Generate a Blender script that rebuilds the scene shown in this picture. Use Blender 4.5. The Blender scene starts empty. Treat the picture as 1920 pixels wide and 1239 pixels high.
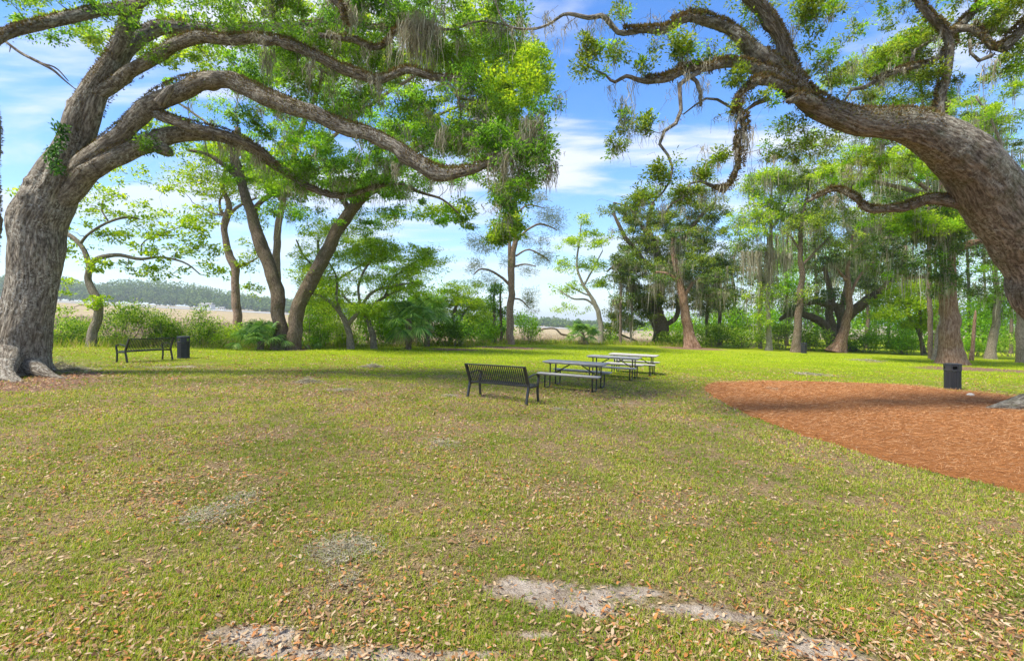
import bpy, math, random
import numpy as np
from math import radians, pi

# ------------------------------------------------------------------ camera, sky, sun, exposure
F = 907.0            # focal length in pixels of a 1920 px wide frame
EYE, HV = 1.85, 605.0
sc = bpy.context.scene
col = sc.collection
cam_data = bpy.data.cameras.new("camera")
cam = bpy.data.objects.new("camera", cam_data)
col.objects.link(cam)
cam.location = (0, 0, EYE)
cam.rotation_euler = (radians(90), 0, 0)
cam_data.sensor_width = 36.0
cam_data.lens = 36.0 * F / 1920.0
cam_data.shift_y = -14.5 / 1920.0
cam_data.clip_start = 0.05
cam_data.clip_end = 6000
sc.camera = cam

SUN_DIR = np.array([-0.46, -0.26, 0.85]); SUN_DIR /= np.linalg.norm(SUN_DIR)   # towards the sun
SUN_EL = math.asin(SUN_DIR[2]); SUN_AZ = math.atan2(SUN_DIR[0], SUN_DIR[1])
world = bpy.data.worlds.new("World"); sc.world = world; world.use_nodes = True
wn, wl = world.node_tree.nodes, world.node_tree.links
wn.clear()
def wnode(t, **k):
    n = wn.new(t)
    for a, b in k.items(): setattr(n, a, b)
    return n
wo = wnode('ShaderNodeOutputWorld'); bg = wnode('ShaderNodeBackground'); bg.inputs['Strength'].default_value = 0.15
sky = wnode('ShaderNodeTexSky', sky_type='NISHITA', sun_disc=False)
sky.sun_elevation = SUN_EL; sky.sun_rotation = SUN_AZ; sky.air_density = 1.0; sky.dust_density = 0.35; sky.ozone_density = 2.2
tc = wnode('ShaderNodeTexCoord'); sep = wnode('ShaderNodeSeparateXYZ'); wl.new(tc.outputs['Generated'], sep.inputs[0])
def wmath(op, a, b=None, clamp=False):
    n = wnode('ShaderNodeMath', operation=op, use_clamp=clamp)
    for i, s in enumerate((a, b)):
        if s is None: continue
        if isinstance(s, (int, float)): n.inputs[i].default_value = s
        else: wl.new(s, n.inputs[i])
    return n.outputs[0]
zc = wmath('ADD', wmath('MAXIMUM', sep.outputs['Z'], 0.0), 0.16)
cx_ = wmath('DIVIDE', sep.outputs['X'], zc); cy_ = wmath('DIVIDE', sep.outputs['Y'], zc)
comb = wnode('ShaderNodeCombineXYZ'); wl.new(cx_, comb.inputs[0]); wl.new(cy_, comb.inputs[1])
mp = wnode('ShaderNodeMapping'); mp.inputs['Rotation'].default_value = (0, 0, radians(-24)); mp.inputs['Scale'].default_value = (0.55, 1.5, 1)
mp.inputs['Location'].default_value = (3.3, 1.2, 0)
wl.new(comb.outputs[0], mp.inputs[0])
n1 = wnode('ShaderNodeTexNoise'); n1.inputs['Scale'].default_value = 1.25; n1.inputs['Detail'].default_value = 9; n1.inputs['Roughness'].default_value = 0.58; n1.inputs['Distortion'].default_value = 0.35
wl.new(mp.outputs[0], n1.inputs['Vector'])
rmp = wnode('ShaderNodeValToRGB'); rmp.color_ramp.elements[0].position = 0.43; rmp.color_ramp.elements[1].position = 0.60
rmp.color_ramp.elements[1].color = (0.93, 0.93, 0.93, 1); rmp.color_ramp.interpolation = 'EASE'
wl.new(n1.outputs[0], rmp.inputs[0])
hsv = wnode('ShaderNodeHueSaturation'); hsv.inputs['Saturation'].default_value = 1.3; hsv.inputs['Value'].default_value = 0.85
hsv.inputs['Hue'].default_value = 0.508
wl.new(sky.outputs[0], hsv.inputs['Color'])
# milky veil towards the horizon
veil = wmath('POWER', wmath('SUBTRACT', 1.0, wmath('MAXIMUM', sep.outputs['Z'], 0.0), True), 7.0)
vm = wnode('ShaderNodeMix', data_type='RGBA'); wl.new(wmath('MULTIPLY', veil, 0.62), vm.inputs[0]); wl.new(hsv.outputs[0], vm.inputs[6]); vm.inputs[7].default_value = (1.75, 2.2, 2.75, 1)
cm = wnode('ShaderNodeMix', data_type='RGBA'); wl.new(wmath('MULTIPLY', wmath('MULTIPLY', rmp.outputs[0], wmath('ADD', wmath('MULTIPLY', sep.outputs['Z'], 2.4), 0.30, True)), 0.9), cm.inputs[0]); wl.new(vm.outputs[2], cm.inputs[6]); cm.inputs[7].default_value = (3.1, 3.15, 3.3, 1)
wl.new(cm.outputs[2], bg.inputs['Color']); wl.new(bg.outputs[0], wo.inputs['Surface'])

sun_data = bpy.data.lights.new("sun", 'SUN'); sun = bpy.data.objects.new("sun", sun_data); col.objects.link(sun)
sun_data.energy = 3.6; sun_data.angle = radians(12); sun_data.color = (1.0, 0.92, 0.78)
from mathutils import Vector
sun.rotation_euler = Vector(SUN_DIR).to_track_quat('Z', 'Y').to_euler()
sc.view_settings.view_transform = 'Standard'; sc.view_settings.look = 'None'
sc.view_settings.exposure = 1.27; sc.view_settings.gamma = 1.0; sc.view_settings.use_curve_mapping = False
cy = sc.cycles
cy.max_bounces = 6; cy.diffuse_bounces = 4; cy.glossy_bounces = 2; cy.transmission_bounces = 4; cy.transparent_max_bounces = 4
cy.volume_bounces = 0; cy.caustics_reflective = False; cy.caustics_refractive = False
cy.use_denoising = True
try: cy.denoiser = 'OPENIMAGEDENOISE'; cy.denoising_prefilter = 'ACCURATE'; cy.denoising_input_passes = 'RGB_ALBEDO_NORMAL'
except Exception: pass
cy.use_adaptive_sampling = True; cy.adaptive_threshold = 0.02

# ------------------------------------------------------------------ helpers
rng = np.random.default_rng(7)
LAWN_SLOPE, MARSH_SLOPE = 0.03, 0.053
def P(u, v, d): return np.array([(u - 960) / F * d, d, EYE + (HV - v) / F * d])
def G(u, v):
    """the point of the lawn seen at pixel u, v"""
    k = (v - HV) / F - LAWN_SLOPE * (u - 960) / F
    d = EYE / k
    x = (u - 960) / F * d
    return np.array([x, d, -LAWN_SLOPE * x])
EX = np.array([-200, -60, -22, -12.5, -4, 0, 8, 17, 25, 40, 70, 200.0])
EY = np.array([16, 20, 24, 28, 36, 42, 47, 48, 60, 90, 120, 160.0])
def edge(x): return np.interp(x, EX, EY)
def sstep(a, b, t):
    t = np.clip((t - a) / (b - a), 0, 1); return t * t * (3 - 2 * t)
def hash3(i, j, k):
    n = (i * 374761393 + j * 668265263 + k * 2147483647 + 974711) & 0xffffffff
    n = ((n ^ (n >> 13)) * 1274126177) & 0xffffffff
    n = (n ^ (n >> 16)) & 0xffffffff
    return n / 4294967295.0
def vnoise(p):
    p = np.asarray(p, float); i = np.floor(p).astype(np.int64); f = p - i; f = f * f * (3 - 2 * f)
    r = 0
    for a in (0, 1):
        for b in (0, 1):
            for c in (0, 1):
                w = (f[..., 0] if a else 1 - f[..., 0]) * (f[..., 1] if b else 1 - f[..., 1]) * (f[..., 2] if c else 1 - f[..., 2])
                r = r + w * hash3(i[..., 0] + a, i[..., 1] + b, i[..., 2] + c)
    return r
def fbm(p, o=3):
    p = np.asarray(p, float); r = 0; a = 0.5; s = 0
    for _ in range(o):
        r = r + a * vnoise(p); s += a; a *= .5; p = p * 2.03 + 17.1
    return r / s
def H(x, y):
    """height of the terrain"""
    x = np.asarray(x, float); y = np.asarray(y, float)
    lawn = -LAWN_SLOPE * np.clip(x, -80, 80)
    marsh = -1.25 - MARSH_SLOPE * np.clip(x, -900, 150)
    s = sstep(0.5, 9.0, y - edge(x))
    lawn = lawn + 0.02 * (fbm(np.stack([x * .9, y * .9, x * 0], -1), 2) - .5)
    return lawn * (1 - s) + marsh * s

def mesh_obj(name, verts, quads=None, tris=None, mat=None, parent=None, attrs=None, smooth=False, fattr=None):
    me = bpy.data.meshes.new(name)
    verts = np.asarray(verts, np.float32)
    nq = 0 if quads is None else len(quads); nt = 0 if tris is None else len(tris)
    me.vertices.add(len(verts)); me.vertices.foreach_set('co', verts.ravel())
    loops = []; starts = []; tot = []
    if nq: loops.append(np.asarray(quads).ravel()); starts.append(np.arange(nq) * 4); tot.append(np.full(nq, 4))
    if nt: loops.append(np.asarray(tris).ravel()); starts.append(nq * 4 + np.arange(nt) * 3); tot.append(np.full(nt, 3))
    L = np.concatenate(loops).astype(np.int32)
    me.loops.add(len(L)); me.loops.foreach_set('vertex_index', L)
    me.polygons.add(nq + nt)
    me.polygons.foreach_set('loop_start', np.concatenate(starts).astype(np.int32))
    me.polygons.foreach_set('loop_total', np.concatenate(tot).astype(np.int32))
    me.polygons.foreach_set('use_smooth', np.full(nq + nt, smooth, bool))
    for k, a in (attrs or {}).items():
        a = np.asarray(a, np.float32)
        if a.ndim == 1: at = me.attributes.new(k, 'FLOAT', 'POINT'); at.data.foreach_set('value', a)
        else: at = me.attributes.new(k, 'FLOAT_VECTOR', 'POINT'); at.data.foreach_set('vector', a.ravel())
    me.update(calc_edges=True)
    if mat: me.materials.append(mat)
    o = bpy.data.objects.new(name, me); col.objects.link(o)
    if parent is not None: o.parent = parent
    return o
def tag(o, label=None, cat=None, group=None, kind=None):
    if label: o['label'] = label
    if cat: o['category'] = cat
    if group: o['group'] = group
    if kind: o['kind'] = kind
    return o
def thing(name, label, cat, loc=(0, 0, 0), rz=0, group=None):
    o = bpy.data.objects.new(name, None); col.objects.link(o); o.location = tuple(float(c) for c in loc); o.rotation_euler = (0, 0, rz)
    return tag(o, label, cat, group)
def copy_tree(o, parent=None):
    c = o.copy(); col.objects.link(c); c.parent = parent
    for ch in list(o.children): copy_tree(ch, c)
    return c

class MB:
    """collects boxes, tubes, sheets in local coordinates"""
    def __init__(s): s.v = []; s.q = []; s.t = []; s.n = 0; s.a = []
    def add(s, v, q=None, t=None, a=None):
        v = np.asarray(v, float)
        if q is not None and len(q): s.q.append(np.asarray(q) + s.n)
        if t is not None and len(t): s.t.append(np.asarray(t) + s.n)
        s.v.append(v); s.n += len(v); s.a.append(np.zeros((len(v), 3)) if a is None else a)
    def box(s, c, size, rot=None, bev=0.0):
        hx, hy, hz = [k / 2 for k in size]
        if bev <= 0: bev = min(hx, hy, hz) * .18
        bev = min(bev, min(hx, hy, hz) * .9)
        # box with chamfered edges: 24 verts
        vs = []; idx = {}
        for sx in (-1, 1):
            for sy in (-1, 1):
                for sz in (-1, 1):
                    for ax in range(3):
                        p = [sx * (hx - bev), sy * (hy - bev), sz * (hz - bev)]
                        p[ax] = (sx * hx, sy * hy, sz * hz)[ax]
                        idx[(sx, sy, sz, ax)] = len(vs); vs.append(p)
        q = []; t = []
        def Q(a, b, c_, d): q.append([idx[a], idx[b], idx[c_], idx[d]])
        for sgn in (-1, 1):
            Q((sgn, -1, -1, 0), (sgn, 1, -1, 0), (sgn, 1, 1, 0), (sgn, -1, 1, 0))
            Q((-1, sgn, -1, 1), (1, sgn, -1, 1), (1, sgn, 1, 1), (-1, sgn, 1, 1))
            Q((-1, -1, sgn, 2), (1, -1, sgn, 2), (1, 1, sgn, 2), (-1, 1, sgn, 2))
        for a in (-1, 1):
            for b in (-1, 1):
                Q((a, b, -1, 0), (a, b, 1, 0), (a, b, 1, 1), (a, b, -1, 1))
                Q((a, -1, b, 0), (a, 1, b, 0), (a, 1, b, 2), (a, -1, b, 2))
                Q((-1, a, b, 1), (1, a, b, 1), (1, a, b, 2), (-1, a, b, 2))
                for c_ in (-1, 1): t.append([idx[(a, b, c_, 0)], idx[(a, b, c_, 1)], idx[(a, b, c_, 2)]])
        v = np.array(vs)
        if rot is not None: v = v @ np.asarray(rot).T
        s.add(v + np.asarray(c), q, t)
    def tube(s, pts, r, n=8, cap=True):
        v, q, t, a = tube_np(np.asarray(pts, float), r, n, cap=cap, smooth_path=False); s.add(v, q, t, a)
    def build(s, name, mat, parent=None, smooth=False, bark=False):
        V = np.concatenate(s.v); Q = np.concatenate(s.q) if s.q else None; T = np.concatenate(s.t) if s.t else None
        o = mesh_obj(name, V, Q, T, mat, parent, {'bk': np.concatenate(s.a)} if bark else None, smooth)
        return o

def catmull(p, n):
    p = np.asarray(p, float)
    if len(p) < 3: 
        t = np.linspace(0, 1, n)[:, None]; return p[0] * (1 - t) + p[-1] * t
    q = np.vstack([2 * p[0] - p[1], p, 2 * p[-1] - p[-2]])
    seg = np.linalg.norm(np.diff(p[:, :3], axis=0), axis=1); cum = np.concatenate([[0], np.cumsum(seg)])
    s = np.linspace(0, cum[-1], n); k = np.clip(np.searchsorted(cum, s, side='right') - 1, 0, len(p) - 2)
    t = ((s - cum[k]) / np.maximum(seg[k], 1e-9))[:, None]
    a, b, c, d = q[k], q[k + 1], q[k + 2], q[k + 3]
    return .5 * (2 * b + (c - a) * t + (2 * a - 5 * b + 4 * c - d) * t * t + (3 * b - a - 3 * c + d) * t ** 3)
def frames(pts):
    T = np.gradient(pts, axis=0); T /= np.maximum(np.linalg.norm(T, axis=1, keepdims=True), 1e-9)
    n = np.cross(T[0], [0.3, 0.9, 0.1]); n /= np.linalg.norm(n); N = [n]
    for i in range(1, len(pts)):
        n = N[-1] - T[i] * np.dot(N[-1], T[i]); n /= max(np.linalg.norm(n), 1e-9); N.append(n)
    N = np.array(N); return T, N, np.cross(T, N)
def tube_np(pts, r, n=8, cap=True, smooth_path=True, step=None, rough=0.0, nfreq=2.0, flare=0.0, seed=0.0, lobes=5, flare_h=0.45, furrow=0.0, burls=0, wander=0.0):
    if smooth_path:
        L = np.linalg.norm(np.diff(pts, axis=0), axis=1).sum()
        m = max(4, int(L / step)) if step else len(pts) * 3
        q = catmull(np.column_stack([pts, np.broadcast_to(r, len(pts))]), m); pts = q[:, :3]; r = np.maximum(q[:, 3], 0.002)
    r = np.broadcast_to(np.asarray(r, float), len(pts))
    m = len(pts); T, N, B = frames(pts)
    s = np.concatenate([[0], np.cumsum(np.linalg.norm(np.diff(pts, axis=0), axis=1))])
    th = np.linspace(0, 2 * pi, n, endpoint=False)
    C, S = np.cos(th)[None, :], np.sin(th)[None, :]
    R = np.repeat(r[:, None], n, 1)
    rk = np.sqrt(r * r.mean()); bk = np.stack([C * rk[:, None], S * rk[:, None], np.repeat(s[:, None], n, 1)], -1) + seed
    if wander > 0:
        q_ = np.column_stack([s * .9, s * 0, s * 0 + seed]); off_ = np.column_stack([fbm(q_ + k_ * 31.7, 2) - .5 for k_ in range(3)]) * wander * (r[:, None] ** .6) * 1.6
        off_ *= sstep(0, 1.2, s)[:, None]; pts = pts + off_
    if rough > 0:
        R = R * (1 + rough * (fbm(bk * np.array([nfreq, nfreq, nfreq * .55]), 3) - .5) * 2)
    if furrow > 0:
        fr_ = fbm(np.stack([bk[..., 0] * 5.0, bk[..., 1] * 5.0, bk[..., 2] * 1.1], -1), 3); big_ = fbm(np.stack([bk[..., 0] * 1.4, bk[..., 1] * 1.4, bk[..., 2] * .45], -1) + 9, 2)
        R = R + furrow * (np.abs(fr_ - .5) * -5 + .6) * np.minimum(1, R / .5) + furrow * 3.2 * (big_ - .5) * np.minimum(1, R / .6)
    for b_i in range(burls):
        tb, sb, sg = rng.uniform(0, 2 * pi), rng.uniform(.08, .9) * s[-1], rng.uniform(.08, .24)
        dth = np.abs((th[None, :] - tb + pi) % (2 * pi) - pi) * np.maximum(r[:, None], .1); ds = s[:, None] - sb
        R = R + np.minimum(sg * .42, r[:, None] * .45) * np.exp(-(dth ** 2 + ds ** 2) / (sg * sg * .5))
    if flare > 0:
        hh = (pts[:, 2] - pts[0, 2])[:, None]
        R = R * (1 + flare * np.exp(-np.maximum(hh, 0) / flare_h) * (.75 + .55 * np.cos(lobes * th[None, :] + seed + 1.2 * np.sin(th[None, :] * 2 + seed)) + .25 * np.cos(2 * th[None, :] + seed)))
    v = pts[:, None, :] + R[..., None] * (C[..., None] * N[:, None, :] + S[..., None] * B[:, None, :])
    i = np.arange(m - 1)[:, None] * n; j = np.arange(n)[None, :]; j2 = (j + 1) % n
    q = np.stack([i + j, i + j2, i + n + j2, i + n + j], -1).reshape(-1, 4)
    v = v.reshape(-1, 3); bk = bk.reshape(-1, 3); t = None
    if cap:
        v = np.vstack([v, pts[0], pts[-1]]); bk = np.vstack([bk, bk[0], bk[-1]])
        j = np.arange(n); j2 = (j + 1) % n; a = m * n
        t = np.concatenate([np.stack([np.full(n, a), j2, j], -1), np.stack([np.full(n, a + 1), (m - 1) * n + j, (m - 1) * n + j2], -1)])
    return v, q, t, bk

def leaf_cards(c, axis, nrm, L, Wd, fold=0.18):
    """c base points, axis direction, nrm normal, L length, Wd width: folded rhombic leaves"""
    axis = axis / np.maximum(np.linalg.norm(axis, axis=1, keepdims=True), 1e-9)
    side = np.cross(nrm, axis); side /= np.maximum(np.linalg.norm(side, axis=1, keepdims=True), 1e-9)
    up = np.cross(axis, side); L = np.reshape(L, (-1, 1)); Wd = np.reshape(Wd, (-1, 1))
    v = np.empty((len(c), 4, 3))
    v[:, 0] = c; v[:, 2] = c + axis * L
    mid = c + axis * L * .5 + up * Wd * fold
    v[:, 1] = mid + side * Wd * .5; v[:, 3] = mid - side * Wd * .5
    return v.reshape(-1, 3), np.arange(len(c) * 4).reshape(-1, 4)
def rnd3(n): return rng.normal(size=(n, 3))

# ------------------------------------------------------------------ materials
def mat(name):
    m = bpy.data.materials.new(name); m.use_nodes = True; nt = m.node_tree; nt.nodes.clear()
    return m, nt.nodes, nt.links
def ramp(n, pts, interp='LINEAR'):
    r = n.new('ShaderNodeValToRGB'); r.color_ramp.interpolation = interp
    e = r.color_ramp.elements
    while len(e) < len(pts): e.new(0.5)
    for k, (p, c) in enumerate(pts): e[k].position = p; e[k].color = (*c, 1)
    return r
def mixc(n, l, f, a, b, mode='MIX'):
    m = n.new('ShaderNodeMix'); m.data_type = 'RGBA'; m.blend_type = mode
    for i, s in ((0, f), (6, a), (7, b)):
        if isinstance(s, (int, float)): m.inputs[i].default_value = s
        elif isinstance(s, tuple): m.inputs[i].default_value = (*s, 1)
        else: l.new(s, m.inputs[i])
    return m.outputs[2]
def mth(n, l, op, a, b=None, c=None, clamp=False):
    m = n.new('ShaderNodeMath'); m.operation = op; m.use_clamp = clamp
    for i, s in enumerate((a, b, c)):
        if s is None: continue
        if isinstance(s, (int, float)): m.inputs[i].default_value = s
        else: l.new(s, m.inputs[i])
    return m.outputs[0]
def noise(n, l, vec, scale, detail=3, rough=.55, dist=0.0):
    t = n.new('ShaderNodeTexNoise'); t.inputs['Scale'].default_value = scale; t.inputs['Detail'].default_value = detail
    t.inputs['Roughness'].default_value = rough; t.inputs['Distortion'].default_value = dist
    if vec is not None: l.new(vec, t.inputs['Vector'])
    return t.outputs[0]
def mapping(n, l, vec, scale=(1, 1, 1), rot=(0, 0, 0), loc=(0, 0, 0)):
    m = n.new('ShaderNodeMapping'); m.inputs['Scale'].default_value = scale; m.inputs['Rotation'].default_value = rot; m.inputs['Location'].default_value = loc
    l.new(vec, m.inputs[0]); return m.outputs[0]

def bark_mat(name, dark, mid, light, lichen=(0.42, 0.43, 0.38), lich=0.35, sc_=10.0, stretch=.2, bump=.8, green=0.0, rough=.9):
    m, n, l = mat(name)
    at = n.new('ShaderNodeAttribute'); at.attribute_name = 'bk'; bk = at.outputs['Vector']
    v1 = mapping(n, l, bk, (sc_, sc_, sc_ * stretch))
    dn = n.new('ShaderNodeTexNoise'); dn.inputs['Scale'].default_value = 1.1; dn.inputs['Detail'].default_value = 3; l.new(v1, dn.inputs['Vector'])
    w = mixc(n, l, .9, v1, dn.outputs[1], 'ADD')
    vo = n.new('ShaderNodeTexVoronoi'); vo.feature = 'DISTANCE_TO_EDGE'; vo.inputs['Scale'].default_value = 1.6; l.new(w, vo.inputs['Vector'])
    crack = mth(n, l, 'SMOOTHSTEP' if False else 'MULTIPLY', vo.outputs['Distance'], 3.2, clamp=True)
    f1 = noise(n, l, mapping(n, l, bk, (sc_ * 2.2, sc_ * 2.2, sc_ * .55)), 1.3, 6, .72)
    fr = ramp(n, [(.36, (0, 0, 0)), (.64, (1, 1, 1))]); l.new(f1, fr.inputs[0]); fine = fr.outputs[0]
    hgt = mth(n, l, 'ADD', mth(n, l, 'MULTIPLY', crack, .42), mth(n, l, 'MULTIPLY', fine, .95))
    r = ramp(n, [(0.0, dark), (.42, mid), (.95, light)]); l.new(mth(n, l, 'MULTIPLY', hgt, .80), r.inputs[0])
    big = noise(n, l, bk, 1.3, 4, .6)
    lm = ramp(n, [(.40, (0, 0, 0)), (.56, (1, 1, 1))]); l.new(big, lm.inputs[0])
    lf = noise(n, l, bk, 15, 5, .8); lm2 = ramp(n, [(.52, (0, 0, 0)), (.6, (1, 1, 1))]); l.new(lf, lm2.inputs[0])
    c = mixc(n, l, mth(n, l, 'MULTIPLY', mth(n, l, 'MULTIPLY', lm.outputs[0], lm2.outputs[0]), lich), r.outputs[0], lichen)
    hs = noise(n, l, mapping(n, l, bk, (.6, .6, .35)), 1.0, 3)
    c = mixc(n, l, mth(n, l, 'MULTIPLY', hs, .55), c, (mid[0] * .72, mid[1] * .64, mid[2] * .55), 'MIX')
    if green > 0:
        gn = noise(n, l, bk, 2.2, 4, .6); gr = ramp(n, [(.5, (0, 0, 0)), (.64, (1, 1, 1))]); l.new(gn, gr.inputs[0])
        c = mixc(n, l, mth(n, l, 'MULTIPLY', gr.outputs[0], green), c, (.09, .11, .035))
    b = n.new('ShaderNodeBsdfPrincipled'); l.new(c, b.inputs['Base Color']); b.inputs['Roughness'].default_value = rough
    b.inputs['Specular IOR Level'].default_value = .2
    bp = n.new('ShaderNodeBump'); bp.inputs['Strength'].default_value = bump; bp.inputs['Distance'].default_value = .06; l.new(hgt, bp.inputs['Height'])
    l.new(bp.outputs[0], b.inputs['Normal'])
    o = n.new('ShaderNodeOutputMaterial'); l.new(b.outputs[0], o.inputs[0])
    return m
def leaf_mat(name, cols, trans=.45, tcol=None, patch=.35, patch_col=None, rough=.45, patch_scale=.5):
    m, n, l = mat(name)
    g = n.new('ShaderNodeNewGeometry')
    k = len(cols); r = ramp(n, [(i / (k - 1), c) for i, c in enumerate(cols)]); l.new(g.outputs['Random Per Island'], r.inputs[0])
    c = r.outputs[0]
    if patch_col:
        nz = noise(n, l, g.outputs['Position'], patch_scale, 3, .6); pr = ramp(n, [(.45, (0, 0, 0)), (.6, (1, 1, 1))]); l.new(nz, pr.inputs[0])
        c = mixc(n, l, mth(n, l, 'MULTIPLY', pr.outputs[0], patch), c, patch_col)
    b = n.new('ShaderNodeBsdfPrincipled'); l.new(c, b.inputs['Base Color']); b.inputs['Roughness'].default_value = rough; b.inputs['Specular IOR Level'].default_value = .14
    t = n.new('ShaderNodeBsdfTranslucent')
    tc_ = mixc(n, l, 1.0, c, tcol or (1.9, 1.75, .9), 'MULTIPLY'); l.new(tc_, t.inputs[0])
    mx = n.new('ShaderNodeMixShader'); mx.inputs[0].default_value = trans; l.new(b.outputs[0], mx.inputs[1]); l.new(t.outputs[0], mx.inputs[2])
    o = n.new('ShaderNodeOutputMaterial'); l.new(mx.outputs[0], o.inputs[0]); return m
def paint_mat(name, c, rough=.45, metal=0.0, dirt=.25, dirt_col=(.2, .17, .13), scale=6):
    m, n, l = mat(name)
    tcn = n.new('ShaderNodeTexCoord'); nz = noise(n, l, tcn.outputs['Object'], scale, 5, .65)
    r = ramp(n, [(.45, (0, 0, 0)), (.75, (1, 1, 1))]); l.new(nz, r.inputs[0])
    cc = mixc(n, l, mth(n, l, 'MULTIPLY', r.outputs[0], dirt), c, dirt_col)
    b = n.new('ShaderNodeBsdfPrincipled'); l.new(cc, b.inputs['Base Color']); b.inputs['Metallic'].default_value = metal
    rr = mth(n, l, 'ADD', mth(n, l, 'MULTIPLY', nz, .3), rough - .15); l.new(rr, b.inputs['Roughness'])
    o = n.new('ShaderNodeOutputMaterial'); l.new(b.outputs[0], o.inputs[0]); return m

M = {}
M['oak'] = bark_mat('oak_bark', (.019, .015, .011), (.19, .163, .13), (.58, .53, .44), lichen=(.72, .71, .63), lich=.95, sc_=7.5, green=.0)
M['oak2'] = bark_mat('mossy_oak_bark', (.018, .014, .011), (.19, .165, .132), (.57, .52, .43), lichen=(.68, .69, .58), lich=.9, green=.35, sc_=7.5)
M['grey'] = bark_mat('grey_bark', (.06, .05, .04), (.26, .22, .17), (.46, .42, .34), lich=.45, sc_=9, green=.25)
M['pine'] = bark_mat('pine_bark', (.07, .05, .04), (.31, .22, .17), (.5, .40, .32), lich=.2, sc_=7, stretch=.5)
M['cedar'] = bark_mat('cedar_bark', (.07, .035, .022), (.30, .18, .115), (.52, .38, .28), lich=.15, sc_=6, stretch=.1, bump=.8)
M['white'] = bark_mat('pale_bark', (.12, .11, .09), (.36, .33, .28), (.55, .53, .46), lich=.4, sc_=8, stretch=.8, green=.2)
M['dark'] = bark_mat('dark_bark', (.03, .022, .016), (.16, .12, .088), (.33, .27, .20), lich=.3, green=.3)
M['l_oak'] = leaf_mat('oak_leaf', [(0.034, 0.096, 0.017), (0.077, 0.201, 0.023), (0.137, 0.326, 0.032), (0.274, 0.497, 0.048)], .42, patch_col=(.13, .21, .015), patch=.5)
M['l_yel'] = leaf_mat('yellow_green_leaf', [(0.104, 0.211, 0.011), (0.196, 0.340, 0.014), (0.310, 0.446, 0.018), (0.435, 0.527, 0.027)], .5, patch_col=(.10, .20, .015), patch=.45)
M['l_mid'] = leaf_mat('mid_green_leaf', [(0.067, 0.181, 0.013), (0.133, 0.307, 0.019), (0.217, 0.435, 0.022), (0.333, 0.562, 0.032)], .48, patch_col=(.2, .28, .02), patch=.4)
M['l_olive'] = leaf_mat('olive_oak_leaf', [(0.066, 0.129, 0.018), (0.132, 0.213, 0.025), (0.225, 0.320, 0.038), (0.370, 0.442, 0.050)], .42, patch_col=(.05, .10, .015), patch=.4)
M['l_cedar'] = leaf_mat('cedar_leaf', [(0.036, 0.083, 0.018), (0.069, 0.145, 0.029), (0.118, 0.207, 0.037), (0.214, 0.289, 0.055)], .3, patch_col=(.10, .12, .03), patch=.4)
M['l_pine'] = leaf_mat('pine_needle', [(0.063, 0.105, 0.030), (0.126, 0.189, 0.046), (0.231, 0.273, 0.074), (0.378, 0.315, 0.126)], .25)
M['l_light'] = leaf_mat('light_leaf', [(0.123, 0.231, 0.017), (0.205, 0.353, 0.022), (0.315, 0.462, 0.028), (0.453, 0.571, 0.044)], .5)
M['l_shrub'] = leaf_mat('shrub_leaf', [(0.040, 0.114, 0.009), (0.092, 0.215, 0.013), (0.171, 0.329, 0.018), (0.341, 0.486, 0.046), (0.499, 0.601, 0.110)], .4, patch_col=(.05, .12, .012), patch=.45, patch_scale=.9)
M['l_fern'] = leaf_mat('limb_fern', [(0.060, 0.048, 0.024), (0.136, 0.093, 0.051), (0.204, 0.153, 0.068), (0.102, 0.136, 0.034)], .2, rough=.8)
M['l_palm'] = leaf_mat('palm_leaf', [(0.057, 0.147, 0.032), (0.113, 0.252, 0.053), (0.189, 0.357, 0.074), (0.359, 0.504, 0.147)], .3, rough=.35)
M['l_dry'] = leaf_mat('dry_frond', [(.20, .14, .07), (.32, .24, .13), (.4, .33, .2)], .25, tcol=(1, 1, 1), rough=.7)
M['moss'] = leaf_mat('spanish_moss', [(.17, .15, .10), (.29, .26, .18), (.42, .39, .29), (.56, .53, .42)], .35, tcol=(1, 1, .9), rough=.9)
M['vine'] = leaf_mat('creeper_leaf', [(.02, .08, .015), (.05, .15, .02), (.09, .22, .03)], .35)
M['black'] = paint_mat('black_powder_coat', (.012, .013, .014), .38, 0, .35, (.06, .055, .05))
M['bin'] = paint_mat('black_bin_steel', (.024, .027, .034), .5, 0, .4, (.05, .05, .05))
M['top'] = paint_mat('grey_coated_planks', (.36, .35, .33), .8, 0, .5, (.18, .17, .15), 4)
M['wht'] = paint_mat('white_siding', (.75, .75, .73), .6, 0, .1)
M['roofg'] = paint_mat('grey_roof', (.22, .22, .22), .7)
M['glass'] = paint_mat('dark_pane', (.03, .04, .05), .2)
M['stone'] = paint_mat('pale_stone', (.62, .6, .55), .8, 0, .4)
# ------------------------------------------------------------------ ground
def ground_pt(u, v): return G(u, v)[:2]
SAND = [  # (u, v, half width px, half height px, strength) of pale sandy wear, as seen on the lawn
    (1000, 1105, 75, 22, 1.0), (1080, 1130, 75, 20, .95), (1170, 1110, 75, 14, 1.0), (1120, 1150, 60, 12, .7), (1290, 1140, 60, 14, .9), (1340, 1150, 50, 12, 1.0),
    (1390, 1160, 50, 10, 1.0), (1450, 1185, 50, 11, 1.0), (1530, 1215, 70, 18, 1.0), (1590, 1240, 70, 16, .9), (1000, 1190, 60, 10, .6),
    (470, 1195, 80, 24, 1), (560, 1228, 100, 16, 1), (720, 1228, 140, 18, 1), (900, 1225, 70, 9, .6), (640, 1028, 28, 8, .25),
    (960, 1085, 30, 8, .6), (300, 688, 40, 3, .75), (345, 687, 30, 2.5, .8), (1160, 755, 60, 4, .3), (860, 742, 16, 4, .3), (790, 1010, 40, 6, .15), (1240, 985, 60, 16, .2)]
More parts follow.
